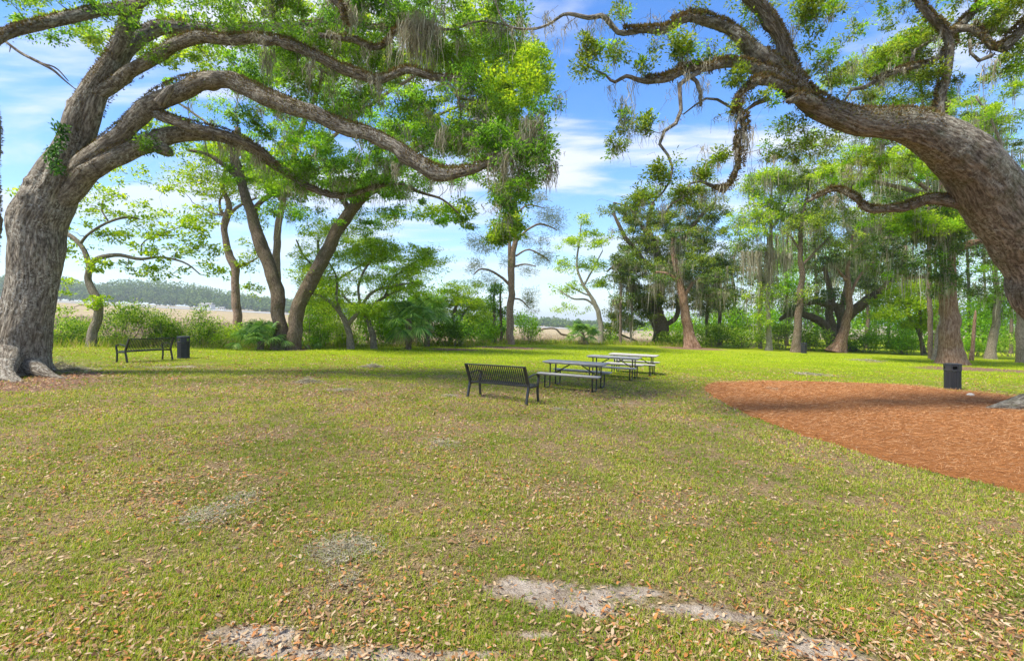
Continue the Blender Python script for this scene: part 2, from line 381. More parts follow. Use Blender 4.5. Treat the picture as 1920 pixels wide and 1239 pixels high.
BARE = [(40, 722, 120, 22, 1.0), (120, 706, 70, 12, .9), (190, 700, 50, 6, .5), (1835, 692, 60, 5, .9), (1730, 690, 30, 3, .6), (1890, 695, 50, 4, .6), (545, 655, 50, 3, .9), (950, 652, 90, 3, .8), (850, 655, 60, 2.5, .8), (1295, 653, 50, 2.5, .9), (620, 735, 100, 12, .35), (1650, 679, 30, 2, .5), (1000, 770, 120, 12, .2)]
def mask(x, y, spots):
    k = np.maximum(y, .3); u = 960 + x / k * F; z = -LAWN_SLOPE * x; v = HV + (EYE - z) / k * F
    r = np.zeros_like(x)
    for a, b, ra, rb, s in spots:
        c = G(a, b); e1 = abs(G(a + ra, b)[0] - c[0]) * (1.25 if b > 1050 else 1); e2 = abs(G(a, b - rb)[1] - G(a, b + rb)[1]) / 2
        dx = (x - c[0]) / e1; dy = (y - c[1]) / e2
        r = np.maximum(r, s * np.clip(1.35 - np.sqrt(dx * dx + dy * dy), 0, 1))
    return r
xs = np.concatenate([-np.geomspace(12.1, 3500, 70)[::-1], np.arange(-12, 12.01, .08), np.geomspace(12.1, 3500, 70)])
ys = np.concatenate([[-60, -30, -12, -5, -2, 0, 1], np.arange(2, 17, .08), np.geomspace(17.1, 60, 90), np.geomspace(61, 3800, 60)])
XX, YY = np.meshgrid(xs, ys); ZZ = H(XX, YY)
wgt = np.clip((20 - YY) / 10, 0, 1) * (YY > 0)
ZZ = ZZ + wgt * .018 * (fbm(np.stack([XX * 3, YY * 3, XX * 0], -1), 3) - .5)
nx, ny = len(xs), len(ys)
ii = np.arange(ny - 1)[:, None] * nx + np.arange(nx - 1)[None, :]
gq = np.stack([ii, ii + 1, ii + nx + 1, ii + nx], -1).reshape(-1, 4)
sand = mask(XX, YY, SAND); bare = mask(XX, YY, BARE)
marshm = sstep(1.5, 5.5, YY - edge(XX))
m, n, l = mat('lawn_and_marsh')
geo = n.new('ShaderNodeNewGeometry'); pos = geo.outputs['Position']
def attr(name):
    a = n.new('ShaderNodeAttribute'); a.attribute_name = name; return a.outputs['Fac']
sp = n.new('ShaderNodeSeparateXYZ'); l.new(pos, sp.inputs[0])
g1 = noise(n, l, mapping(n, l, pos, (1, 1, 0)), 1.1, 4, .6); g2 = noise(n, l, pos, 14, 4, .7); g3 = noise(n, l, pos, 70, 3, .7)
grass_r = ramp(n, [(.34, (.04, .055, .008)), (.5, (.13, .16, .014)), (.68, (.28, .30, .03))]); l.new(mth(n, l, 'ADD', mth(n, l, 'MULTIPLY', g2, .5), mth(n, l, 'MULTIPLY', g3, .5)), grass_r.inputs[0])
straw_r = ramp(n, [(.34, (.07, .045, .022)), (.52, (.25, .18, .09)), (.68, (.46, .36, .22))]); l.new(g3, straw_r.inputs[0])
# where dry litter and thatch outweigh green: strong near the camera, weak on the far sunny lawn
far_f = n.new('ShaderNodeMapRange'); l.new(sp.outputs['Y'], far_f.inputs[0]); far_f.inputs[1].default_value = 13; far_f.inputs[2].default_value = 27; far_f.inputs[3].default_value = .10; far_f.inputs[4].default_value = -.44
lsum = mth(n, l, 'ADD', mth(n, l, 'ADD', mth(n, l, 'MULTIPLY', g1, .9), mth(n, l, 'MULTIPLY', g2, .75)), far_f.outputs[0])
lm = ramp(n, [(.70, (0, 0, 0)), (.92, (1, 1, 1))]); l.new(lsum, lm.inputs[0])
dk = noise(n, l, pos, .42, 3, .55); dr = ramp(n, [(.45, (0, 0, 0)), (.6, (1, 1, 1))]); l.new(dk, dr.inputs[0])
gg = mixc(n, l, mth(n, l, 'MULTIPLY', dr.outputs[0], .45), grass_r.outputs[0], (.07, .13, .010))
c = mixc(n, l, lm.outputs[0], gg, straw_r.outputs[0])
sunlit_f = n.new('ShaderNodeMapRange'); l.new(sp.outputs['Y'], sunlit_f.inputs[0]); sunlit_f.inputs[1].default_value = 14; sunlit_f.inputs[2].default_value = 30; sunlit_f.inputs[3].default_value = 0; sunlit_f.inputs[4].default_value = .62
c = mixc(n, l, sunlit_f.outputs[0], c, mixc(n, l, g2, (.22, .31, .008), (.40, .47, .018)))  # sunlit brightness of the far lawn put into the ground colour
# bare leaf-strewn earth
be = n.new('ShaderNodeMath'); be.operation = 'ADD'; l.new(attr('bare'), be.inputs[0]); l.new(mth(n, l, 'MULTIPLY', mth(n, l, 'SUBTRACT', g2, .5), 1.2), be.inputs[1])
br = ramp(n, [(.28, (0, 0, 0)), (.5, (1, 1, 1))]); l.new(be.outputs[0], br.inputs[0])
earth = ramp(n, [(.3, (.085, .05, .032)), (.5, (.20, .12, .08)), (.72, (.38, .27, .2))]); l.new(g3, earth.inputs[0])
c = mixc(n, l, br.outputs[0], c, earth.outputs[0])
se = mth(n, l, 'ADD', attr('sand'), mth(n, l, 'MULTIPLY', mth(n, l, 'SUBTRACT', mth(n, l, 'ADD', mth(n, l, 'MULTIPLY', g2, .6), mth(n, l, 'MULTIPLY', noise(n, l, pos, 5, 4, .6), .6)), .6), 2.0))
sr = ramp(n, [(.26, (0, 0, 0)), (.74, (1, 1, 1))]); l.new(se, sr.inputs[0])
soil = ramp(n, [(.34, (.13, .09, .065)), (.47, (.33, .27, .21)), (.64, (.55, .48, .40))]); l.new(mth(n, l, 'ADD', mth(n, l, 'MULTIPLY', noise(n, l, pos, 4.5, 5, .7), .6), mth(n, l, 'MULTIPLY', g3, .4)), soil.inputs[0])
c = mixc(n, l, sr.outputs[0], c, soil.outputs[0])
# marsh: tan cordgrass in long bands
mb = noise(n, l, mapping(n, l, pos, (.012, .05, 0)), 1.6, 5, .65); mb2 = noise(n, l, mapping(n, l, pos, (.5, .16, 0)), 1.0, 5, .75)
mr = ramp(n, [(.35, (.18, .145, .075)), (.5, (.31, .25, .15)), (.66, (.41, .35, .23))]); l.new(mth(n, l, 'ADD', mth(n, l, 'MULTIPLY', mb, .5), mth(n, l, 'MULTIPLY', mb2, .5)), mr.inputs[0])
gb = ramp(n, [(.60, (0, 0, 0)), (.68, (1, 1, 1))]); l.new(mb, gb.inputs[0])
mc = mixc(n, l, mth(n, l, 'MULTIPLY', gb.outputs[0], .6), mr.outputs[0], (.17, .20, .07))
c = mixc(n, l, attr('marsh'), c, mc)
bs = n.new('ShaderNodeBsdfPrincipled'); l.new(c, bs.inputs['Base Color']); bs.inputs['Roughness'].default_value = .95; bs.inputs['Specular IOR Level'].default_value = .1
bp = n.new('ShaderNodeBump'); bp.inputs['Strength'].default_value = .8; bp.inputs['Distance'].default_value = .04
l.new(mth(n, l, 'ADD', g3, mth(n, l, 'MULTIPLY', g2, 1.2)), bp.inputs['Height']); l.new(bp.outputs[0], bs.inputs['Normal'])
o = n.new('ShaderNodeOutputMaterial'); l.new(bs.outputs[0], o.inputs[0])
tag(mesh_obj('ground', np.stack([XX, YY, ZZ], -1).reshape(-1, 3), gq, None, m, None, {'sand': sand.ravel(), 'bare': bare.ravel(), 'marsh': marshm.ravel()}, True), kind='structure', label='patchy green park lawn running out to tan marsh')

# tidal creek along the far shore
m, n, l = mat('creek_water')
b = n.new('ShaderNodeBsdfPrincipled'); b.inputs['Base Color'].default_value = (.34, .37, .38, 1); b.inputs['Roughness'].default_value = .6; b.inputs['Specular IOR Level'].default_value = .2
g = n.new('ShaderNodeNewGeometry'); bp = n.new('ShaderNodeBump'); bp.inputs['Strength'].default_value = .4; l.new(noise(n, l, g.outputs['Position'], .8, 3), bp.inputs['Height']); l.new(bp.outputs[0], b.inputs['Normal'])
o = n.new('ShaderNodeOutputMaterial'); l.new(b.outputs[0], o.inputs[0])
wx = np.linspace(-900, 120, 60); wv = []
for x in wx:
    for k in range(4):
        y = (430 + 25 * math.sin(x * .006)) + k * (38 + 8 * math.sin(x * .02 + 1)); wv.append((x, y, float(H(x, y)) + .25))
wi = np.arange(59)[:, None] * 4 + np.arange(3)[None, :]
tag(mesh_obj('water', wv, np.stack([wi, wi + 4, wi + 5, wi + 1], -1).reshape(-1, 4), None, m, None, None, True), kind='structure', label='thin strip of tidal water across the marsh')

# pine straw bed
top_e = [(1320, 727), (1333, 720), (1360, 717), (1420, 716), (1500, 715), (1600, 718), (1700, 723), (1780, 732), (1850, 738), (1920, 747), (2050, 762), (2250, 795)]
bot_e = [(1320, 727), (1324, 735), (1345, 748), (1400, 776), (1470, 804), (1560, 833), (1660, 862), (1760, 887), (1850, 905), (1920, 921), (2050, 952), (2250, 1000)]
def bed_edges(t):
    a = np.array([G(*p)[:2] for p in top_e]); b_ = np.array([G(*p)[:2] for p in bot_e])
    return catmull(a, t), catmull(b_, t)
nb, na = 300, 90
ea, eb = bed_edges(nb)
wob = lambda e, s: e + .13 * (fbm(np.column_stack([e * 3.2, np.full(len(e), s)]), 3) - .5)[:, None] * 2
ea, eb = wob(ea, 1.3), wob(eb, 5.3)
t = np.linspace(0, 1, na)[None, :, None]
bedxy = ea[:, None] * (1 - t) + eb[:, None] * t
tt = np.minimum(t[..., 0], 1 - t[..., 0]) * np.linalg.norm(ea - eb, axis=1)[:, None]
bz = H(bedxy[..., 0], bedxy[..., 1]) + .022 * sstep(0, .25, tt) + .004 + .03 * sstep(.05, .4, tt) * (fbm(np.concatenate([bedxy * 2.5, bedxy[..., :1] * 0], -1), 3))
bedv = np.concatenate([bedxy, bz[..., None]], -1)
bi = np.arange(nb - 1)[:, None] * na + np.arange(na - 1)[None, :]
m, n, l = mat('pine_straw')
g = n.new('ShaderNodeNewGeometry'); pos = g.outputs['Position']
a1 = noise(n, l, mapping(n, l, pos, (60, 9, 1), (0, 0, .5)), 1, 4, .7, .6); a2 = noise(n, l, mapping(n, l, pos, (9, 60, 1), (0, 0, .9)), 1, 4, .7, .6); a3 = noise(n, l, pos, 1.6, 4, .6)
r = ramp(n, [(.32, (.09, .034, .012)), (.5, (.31, .125, .04)), (.68, (.48, .225, .085))]); l.new(mth(n, l, 'ADD', mth(n, l, 'MULTIPLY', a1, .5), mth(n, l, 'MULTIPLY', a2, .5)), r.inputs[0])
c = mixc(n, l, mth(n, l, 'MULTIPLY', a3, .45), r.outputs[0], (.22, .09, .03))
b = n.new('ShaderNodeBsdfPrincipled'); l.new(c, b.inputs['Base Color']); b.inputs['Roughness'].default_value = .9; b.inputs['Specular IOR Level'].default_value = .1
bp = n.new('ShaderNodeBump'); bp.inputs['Strength'].default_value = 1; bp.inputs['Distance'].default_value = .03; l.new(mth(n, l, 'ADD', a1, a2), bp.inputs['Height']); l.new(bp.outputs[0], b.inputs['Normal'])
o = n.new('ShaderNodeOutputMaterial'); l.new(b.outputs[0], o.inputs[0])
bed = mesh_obj('pine_straw_ground', bedv.reshape(-1, 3), np.stack([bi, bi + na, bi + na + 1, bi + 1], -1).reshape(-1, 4), None, m, None, None, True)
tag(bed, kind='structure', label='rust coloured pine straw bed around the right oak')
def in_bed(x, y):
    """1 inside the bed"""
    a = ea; b_ = eb; poly = np.concatenate([a, b_[::-1]])
    r = np.zeros(len(x), bool); j = len(poly) - 1
    for i in range(0, len(poly)):
        xi, yi = poly[i]; xj, yj = poly[j]
        if yi != yj:
            r ^= ((yi > y) != (yj > y)) & (x < (xj - xi) * (y - yi) / (yj - yi) + xi)
        j = i
    return r

# ---- grass blades
def scatter(n_, d0, d1, pw=0.0, wide=1.5):
    t = rng.random(n_)
    if pw == 0: d = d0 * (d1 / d0) ** t
    else: d = (d0 ** pw + t * (d1 ** pw - d0 ** pw)) ** (1 / pw)
    x = rng.uniform(-wide, wide, n_) * d
    return x, d
tx, ty = scatter(127000, 1.7, 16.0)
s_ = mask(tx, ty, SAND); b_ = mask(tx, ty, BARE); dn = fbm(np.column_stack([tx * 1.7, ty * 1.7, tx * 0]), 3)
keep = (rng.random(len(tx)) > np.clip(s_ * 2.2 - .1, 0, .97)) & (rng.random(len(tx)) > np.clip(b_ * 1.3, 0, .9)) & (rng.random(len(tx)) < .35 + 1.3 * sstep(.35, .62, dn)) & ~in_bed(tx, ty)
tx, ty = tx[keep], ty[keep]
K = 6
bx = np.repeat(tx, K); by = np.repeat(ty, K); sc_l = np.clip(by / 5.0, .8, 2.2)
bx = bx + rng.normal(size=len(bx)) * .012 * sc_l; by = by + rng.normal(size=len(by)) * .012 * sc_l
az = rng.uniform(0, 2 * pi, len(bx)); ln = rng.uniform(.022, .06, len(bx)) * (0.85 + .25 * sc_l); lean = rng.uniform(.3, 1.35, len(bx))
base = np.column_stack([bx, by, H(bx, by) - .004]); dirv = np.column_stack([np.cos(az) * np.sin(lean), np.sin(az) * np.sin(lean), np.cos(lean)])
side = np.column_stack([-np.sin(az), np.cos(az), az * 0]); wd = (.0052 * sc_l * rng.uniform(.7, 1.3, len(bx)))[:, None]
v = np.empty((len(bx), 5, 3)); mid = base + dirv * ln[:, None] * .55 + np.array([0, 0, .004])
tip = base + dirv * ln[:, None] - np.array([0, 0, 1]) * (ln * .25 * rng.random(len(bx)))[:, None]
v[:, 0] = base - side * wd * .5; v[:, 1] = base + side * wd * .5; v[:, 2] = mid + side * wd * .45; v[:, 3] = mid - side * wd * .45; v[:, 4] = tip
kk = np.arange(len(bx))[:, None] * 5
M['grass'] = leaf_mat('grass_blade', [(.08, .17, .008), (.17, .28, .012), (.28, .37, .018), (.38, .39, .05), (.46, .37, .17), (.38, .28, .13)], .35, patch_col=(.11, .19, .012), patch=.6, patch_scale=.5)
tag(mesh_obj('grass', v.reshape(-1, 3), kk + np.array([0, 1, 2, 3]), kk + np.array([3, 2, 4]), M['grass']), kind='stuff', label='short green blades of lawn grass')

tx, ty = scatter(60000, 14, 40, .3, 1.15)
kp = (ty < edge(tx) - .2) & ~in_bed(tx, ty); tx, ty = tx[kp], ty[kp]
bm_ = mask(tx, ty, BARE); kp = (rng.random(len(tx)) > bm_) & (rng.random(len(tx)) < .25 + 1.4 * sstep(.38, .62, fbm(np.column_stack([tx * .9, ty * .9, tx * 0]), 3))); tx, ty = np.repeat(tx[kp], 3), np.repeat(ty[kp], 3)
tx = tx + rng.normal(0, .05, len(tx)); ty = ty + rng.normal(0, .05, len(tx))
az = rng.uniform(0, 2 * pi, len(tx)); v, q = leaf_cards(np.column_stack([tx, ty, H(tx, ty) - .005]), np.column_stack([np.cos(az) * .8, np.sin(az) * .8, rng.uniform(.4, 1.2, len(tx))]), rnd3(len(tx)) + np.array([0, -1, .6]), rng.uniform(.03, .08, len(tx)) * np.clip(ty / 18, 1, 1.6), .012 * np.clip(ty / 16, 1, 2), 0)
M['grass_far'] = leaf_mat('sunlit_grass_blade', [(.17, .28, .008), (.28, .40, .010), (.40, .50, .015), (.50, .52, .04)], .4, patch_col=(.18, .29, .01), patch=.6, patch_scale=.35)  # brighter copy of the grass colours, sunlight of the far lawn painted in
tag(mesh_obj('grass', v, q, None, M['grass_far']), kind='stuff', label='sunlit grass tufts on the far lawn')

# ---- fallen oak leaves
def litter(n_, x, y, size, z0=.012):
    az = rng.uniform(0, 2 * pi, n_); L = size * rng.uniform(.5, 1.15, n_); W = L * rng.uniform(.28, .45, n_)
    ax = np.column_stack([np.cos(az), np.sin(az), rng.normal(0, .32, n_)]); nr = rnd3(n_) * .42 + np.array([0, 0, 1])
    sd = np.cross(nr, ax); sd /= np.linalg.norm(sd, axis=1, keepdims=True); up = np.cross(ax, sd)
    base = np.column_stack([x, y, H(x, y) + z0 - .008 + rng.random(n_) * .024])
    cup = rng.uniform(-.25, .35, n_)[:, None] * W[:, None]; L = L[:, None]; W = W[:, None]
    v = np.empty((n_, 8, 3))
    for k, (a, w, c_) in enumerate([(0, 0, 0), (.22, .38, .6), (.55, .5, 1), (.82, .3, .5), (1, 0, -.3), (.82, -.3, .5), (.55, -.5, 1), (.22, -.38, .6)]):
        v[:, k] = base + ax * L * (a - .5) + sd * W * w + up * cup * c_
    k = np.arange(n_)[:, None] * 8
    q = np.concatenate([k + np.array([1, 2, 6, 7]), k + np.array([2, 3, 5, 6])]); t_ = np.concatenate([k + np.array([0, 1, 7]), k + np.array([3, 4, 5])])
    return v.reshape(-1, 3), q, t_
M['litter'] = leaf_mat('fallen_oak_leaf', [(.10, .05, .028), (.22, .12, .06), (.34, .21, .11), (.44, .31, .18), (.50, .39, .26), (.38, .21, .10), (.38, .15, .045), (.46, .20, .06)], .12, tcol=(1, 1, 1), rough=.6)
x, y = scatter(295000, 1.7, 24, .6)
pn = fbm(np.column_stack([x * .8, y * .8, x * 0 + 4]), 3); bm = mask(x, y, BARE); sm = mask(x, y, SAND)
pb = in_bed(x, y)
near = sstep(14, 4, y)
keep = rng.random(len(x)) < np.where(pb, .10, np.clip((sstep(.40, .62, pn) * .5 + .16 + .06 * near) * (.70 + .22 * near) + bm * .4 - sm * .12, .02, .95))
x, y = x[keep], y[keep]
v, q, t_ = litter(len(x), x, y, .043 * np.clip(y / 8, 1, 1.7))
tag(mesh_obj('fallen_leaves', v, q, t_, M['litter']), kind='stuff', label='tan and orange oak leaves strewn over the lawn')

# ---- pine needles on the bed
M['needle'] = leaf_mat('pine_straw_needle', [(.11, .04, .015), (.28, .11, .035), (.41, .17, .055), (.54, .27, .11), (.60, .42, .25)], .1, tcol=(1, 1, 1), rough=.7)
x = rng.uniform(3, 30, 420000); y = rng.uniform(5.3, 17.5, 420000)
kp = in_bed(x + rng.normal(0, .09, len(x)), y + rng.normal(0, .12, len(x))) & (x / y < 1.2) ; x, y = x[kp][:95000], y[kp][:95000]
az = rng.uniform(-.9, .9, len(x)) + np.where(rng.random(len(x)) < .25, 1.4, 0); L = rng.uniform(.06, .17, len(x))
ax = np.column_stack([np.cos(az), np.sin(az), rng.normal(0, .16, len(x))])
v, q = leaf_cards(np.column_stack([x, y, H(x, y) + .045 + rng.random(len(x)) * .025]), ax, rnd3(len(x)) * .3 + np.array([0, 0, 1]), L, .0034 * np.clip(y / 7, .9, 2), 0)
tag(mesh_obj('pine_straw', v, q, None, M['needle']), kind='stuff', label='loose rust coloured pine needles on the bed')
# ------------------------------------------------------------------ benches
def prof(pts, n): return catmull(np.array([(0, a, b) for a, b in pts], float), n)
def strip(mb, path, x0, w, th):
    """flat strip w wide following a profile in the y-z plane"""
    p = path; T = np.gradient(p, axis=0); T /= np.linalg.norm(T, axis=1, keepdims=True); N = np.column_stack([p[:, 0] * 0, -T[:, 2], T[:, 1]])
    v = []
    for a, b in ((-w / 2, -th / 2), (w / 2, -th / 2), (w / 2, th / 2), (-w / 2, th / 2)):
        q = p + N * b; q[:, 0] = x0 + a; v.append(q)
    V = np.stack(v, 1).reshape(-1, 3); m_ = len(p); i = np.arange(m_ - 1)[:, None] * 4; j = np.arange(4)[None, :]; j2 = (j + 1) % 4
    q = np.stack([i + j, i + j2, i + 4 + j2, i + 4 + j], -1).reshape(-1, 4)
    q = np.vstack([q, [[3, 2, 1, 0]], [[(m_ - 1) * 4 + k for k in range(4)]]]); mb.add(V, q)
def make_bench(label, loc, rz):
    t = thing('park_bench', label, 'bench', loc, rz)
    L = 1.70; xs_ = np.linspace(-L / 2 + .05, L / 2 - .05, 29)
    back = prof([(-.335, .845), (-.285, .74), (-.235, .6), (-.185, .48), (-.14, .425)], 14)
    seat = prof([(-.13, .418), (-.02, .40), (.14, .41), (.23, .425), (.275, .405), (.285, .37)], 14)
    b = MB(); [strip(b, back, x, .027, .006) for x in xs_]; b.build('backrest', M['black'], t)
    b = MB(); [strip(b, seat, x, .030, .006) for x in xs_]; b.build('seat', M['black'], t)
    b = MB(); b.box((0, -.338, .852), (L + .03, .055, .028)); b.build('top_rail', M['black'], t)
    b = MB(); b.box((0, -.165, .405), (L, .028, .04)); b.box((0, .262, .375), (L, .028, .04)); b.build('seat_rail', M['black'], t)
    for s in (-1, 1):
        x = s * L / 2
        b = MB(); strip(b, prof([(-.265, 0), (-.225, .2), (-.175, .42), (-.235, .6), (-.345, .86)], 18), x, .05, .042); b.build('leg', M['black'], t)
        b = MB(); strip(b, prof([(.255, 0), (.225, .2), (.235, .42), (.272, .55), (.265, .615), (.2, .645)], 18), x, .05, .036); b.build('leg', M['black'], t)
        b = MB(); strip(b, prof([(.215, .647), (.1, .66), (-.05, .635), (-.235, .60)], 12), x, .05, .02); b.build('armrest', M['black'], t)
        b = MB(); b.box((x, .03, .375), (.04, .40, .045)); b.build('side_rail', M['black'], t)
    return t
hz = lambda x: -LAWN_SLOPE * x
make_bench('black slatted park bench on the open lawn in front of the picnic tables', (-.233, 11.57, hz(-.233) - .005), radians(-34))
make_bench('black slatted park bench facing the marsh beside a litter bin', (-13.75, 18.15, float(H(-13.75, 18.15)) - .005), radians(74))

# ------------------------------------------------------------------ picnic tables
def make_table():
    t = thing('picnic_table', 'x', 'picnic table', group='steel picnic tables in a row')
    def slab(name, y, z, w, th=.04):
        b = MB(); L = 1.83
        b.box((0, y, z), (L, w, th), bev=.014)
        b.box((0, y, z - th / 2 - .012), (L - .12, w - .1, .024))
        b.build(name, M['top'], t)
    slab('tabletop', 0, .745, .74); slab('bench_seat', .66, .445, .26, .036); slab('bench_seat', -.66, .445, .26, .036)
    for s in (-1, 1):
        x = s * .70
        for k in (-1, 1):
            b = MB(); r = .021
            pts = catmull(np.array([(x, k * .24, .71), (x, k * .24, .4), (x, k * .245, .10), (x, k * .27, .035), (x, k * .34, .021), (x, k * .55, .021), (x, k * .63, .035), (x, k * .66, .10), (x, k * .665, .42)]), 40)
            b.tube(pts, r, 10); b.build('leg', M['black'], t, True)
        b = MB(); b.box((x, 0, .702), (.05, .64, .03)); b.box((x, 0, .392), (.04, 1.42, .032)); b.build('cross_bar', M['black'], t)
        b = MB(); b.tube([(s * .10, 0, .70), (s * .16, 0, .685), (x - s * .02, 0, .375)], .017, 8); b.build('brace', M['black'], t, True)
    return t
tab = make_table()
TL = [((1.85, 14.2), -25, 'steel picnic table with pale grey top nearest the park bench'), ((3.62, 17.25), -25, 'steel picnic table in the middle of the row of three'), ((4.75, 18.95), -24, 'steel picnic table farthest from the bench, last of the row of three')]
for i, ((x, y), a, lb) in enumerate(TL):
    o = tab if i == 0 else copy_tree(tab)
    o.location = (x, y, hz(x) - .006); o.rotation_euler = (0, math.atan(LAWN_SLOPE) * .9, radians(a)); o['label'] = lb

# ------------------------------------------------------------------ litter bins
def make_bin():
    t = thing('litter_bin', 'x', 'litter bin', group='black litter bins around the lawn')
    R = .235; n8 = 8
    def ring(mb, r0, r1, z0, z1, inner=None):
        th = np.arange(n8) * 2 * pi / n8 + pi / 8; v = []
        for r, z in ((r0, z0), (r1, z1)): v += [(r * math.cos(a), r * math.sin(a), z) for a in th]
        if inner: 
            for r, z in ((r1 - inner, z1), (r0 - inner, z0)): v += [(r * math.cos(a), r * math.sin(a), z) for a in th]
        q = []; K_ = 4 if inner else 2
        for k in range(K_ if inner else 1):
            for j in range(n8):
                a, b_ = k * n8, ((k + 1) % K_) * n8; q.append((a + j, a + (j + 1) % n8, b_ + (j + 1) % n8, b_ + j))
        mb.add(v, q)
    b = MB(); b.tube([(0, 0, .05), (0, 0, .62)], R - .035, 20); b.build('liner', M['bin'], t)
    b = MB(); ring(b, R, R, .03, .085, .02); b.build('base_ring', M['bin'], t)
    b = MB(); ap = R * math.cos(pi / 8); sd = 2 * R * math.sin(pi / 8)
    for k in range(8):
        a = k * 2 * pi / 8; ca, sa = math.cos(a), math.sin(a); rot = np.array([[ca, -sa, 0], [sa, ca, 0], [0, 0, 1]])
        for j in range(4):
            c = rot @ np.array([ap - .008, (j - 1.5) * sd / 4.05, .37]); b.box(c, (.014, sd / 4 * .62, .60), rot)
    b.build('slat_panel', M['bin'], t)
    b = MB()   # hood with four openings
    for k in range(8):
        a = k * 2 * pi / 8; ca, sa = math.cos(a), math.sin(a); rot = np.array([[ca, -sa, 0], [sa, ca, 0], [0, 0, 1]])
        if k % 2 == 0: b.box(rot @ np.array([ap, 0, .76]), (.018, sd, .21), rot, .003)
        else:
            for zz, h_ in ((.685, .06), (.84, .05)): b.box(rot @ np.array([ap, 0, zz]), (.018, sd, h_), rot, .003)
            for yy in (-1, 1): b.box(rot @ np.array([ap, yy * sd * .42, .765]), (.016, sd * .16, .11), rot, .003)
    b.build('hood', M['bin'], t)
    b = MB(); ring(b, R + .018, R + .018, .868, .895); ring(b, R + .018, R - .06, .895, .912)
    th = np.arange(8) * 2 * pi / 8 + pi / 8; b.add([((R - .06) * math.cos(a), (R - .06) * math.sin(a), .912) for a in th] + [(0, 0, .915)], None, [(i, (i + 1) % 8, 8) for i in range(8)])
    b.add([((R + .018) * math.cos(a), (R + .018) * math.sin(a), .868) for a in th] + [(0, 0, .868)], None, [(i, (i + 1) % 8, 8) for i in range(8)])
    b.build('lid', M['bin'], t)
    return t
b0 = make_bin()
for i, (u, v_, lb, rz) in enumerate([(1786, 730, 'black slatted litter bin at the edge of the pine straw bed', 20), (344, 671.5, 'black litter bin standing beside the bench that faces the marsh', 35), (1507, 662, 'small distant black litter bin among the trunks at the wood edge', 10)]):
    o = b0 if i == 0 else copy_tree(b0); p = G(u, v_)
    o.location = (p[0], p[1], float(H(p[0], p[1])) - .01); o.rotation_euler = (0, 0, radians(rz)); o['label'] = lb

# small white stone on the bed
p = G(1820, 744); b = MB()
th = np.linspace(0, 2 * pi, 12, endpoint=False); v = []
for z, r in ((-.02, .9), (.02, 1), (.05, .8), (.07, .35)): v += [(p[0] + .11 * r * math.cos(a) * (1 + .12 * math.sin(3 * a)), p[1] + .08 * r * math.sin(a), hz(p[0]) + .045 + z) for a in th]
q = [(k * 12 + j, k * 12 + (j + 1) % 12, (k + 1) * 12 + (j + 1) % 12, (k + 1) * 12 + j) for k in range(3) for j in range(12)]
b.add(v, q, [(36 + j, 36 + (j + 1) % 12, 36) for j in range(12)])
tag(b.build('stone', M['stone'], None, True), 'small white stone lying on the pine straw bed', 'stone')

# fallen clumps of moss on the lawn
def moss_clump(u, v_, w, lb, flat=1.0, n_=260, hgt=.010):
    n_ *= 1.2
    p = G(u, v_); n_ = int(n_)
    c = np.column_stack([rng.normal(p[0], w * .5, n_), rng.normal(p[1], w * .5, n_), np.zeros(n_)])
    c[:, 2] = H(c[:, 0], c[:, 1]) + .012 + abs(rng.normal(0, hgt, n_)) * np.exp(-((c[:, 0] - p[0]) ** 2 + (c[:, 1] - p[1]) ** 2) / (w * w * .3))
    V, Q = [], []; k0 = 0
    az = rng.uniform(0, 2 * pi, n_); cur = c.copy(); pts = [cur.copy()]
    for k in range(5):
        az = az + rng.normal(0, .8, n_); cur = cur + np.column_stack([np.cos(az), np.sin(az), rng.normal(0, .18, n_)]) * w * .09
        cur[:, 2] = np.maximum(cur[:, 2], H(cur[:, 0], cur[:, 1]) + .01); pts.append(cur.copy())
    pts = np.stack(pts, 1); sd = rnd3(n_) * .3 + np.array([0, 0, .2]); dd = pts[:, -1] - pts[:, 0]; sd = np.cross(dd, np.array([0, 0, 1.0]) + sd); sd /= np.linalg.norm(sd, axis=1, keepdims=True) + 1e-9
    ww = .0022 * max(1, p[1] / 5)
    V = np.stack([pts - sd[:, None] * ww, pts + sd[:, None] * ww], 2).reshape(n_, 12, 3)
    k = np.arange(n_)[:, None, None] * 12 + np.arange(5)[None, :, None] * 2 + np.array([0, 1, 3, 2])
    tag(mesh_obj('moss_clump', V.reshape(-1, 3), k.reshape(-1, 4), None, M['moss']), lb, 'moss clump', 'fallen clumps of grey moss on the lawn')
for a in [(390, 966, .26, 'grey moss clump lying in green grass on the left lawn, the larger of a pair', 1, 420), (456, 934, .17, 'grey moss clump just behind the larger one of a pair on the left lawn'), (646, 1030, .27, 'wide grey moss clump in the near lawn left of the sandy patch', 1, 560),
          (652, 1092, .10, 'small wispy moss tuft in the grass nearest the camera', 1, 90), (575, 716, .34, 'pale moss clump on the mid lawn left of the bench', 1, 400, .06), (642, 731, .28, 'thin pale moss clump just beyond the left mid lawn, behind it a bigger one', 1, 160), (698, 688, .42, 'dark grey moss clump on the far mid lawn ahead of the palm', 1, 420, .09),
          (828, 832, .28, 'faint moss clump on the lawn in front of the open bench', 1, 200), (1050, 767, .18, 'moss clump on the lawn below the nearest picnic table', 1, 160), (842, 742, .2, 'moss clump on the lawn left of the open bench legs', 1, 140), (1440, 731, .5, 'faded moss clump lying on the pine straw bed', 1, 240, .03),
          (1625, 676, .8, 'wide pale moss clump on the sunny lawn beyond the pine straw', 1, 300, .04), (1520, 702, .7, 'grey moss clump on the sunny lawn just past the far end of the bed', 1, 220, .04), (133, 695, .5, 'grey moss heap beside the foot of the great left oak', 1, 800, .12), (112, 690, .30, 'upright tuft of grey moss against the root of the great left oak', 1, 600, .22)]:
    moss_clump(*a)
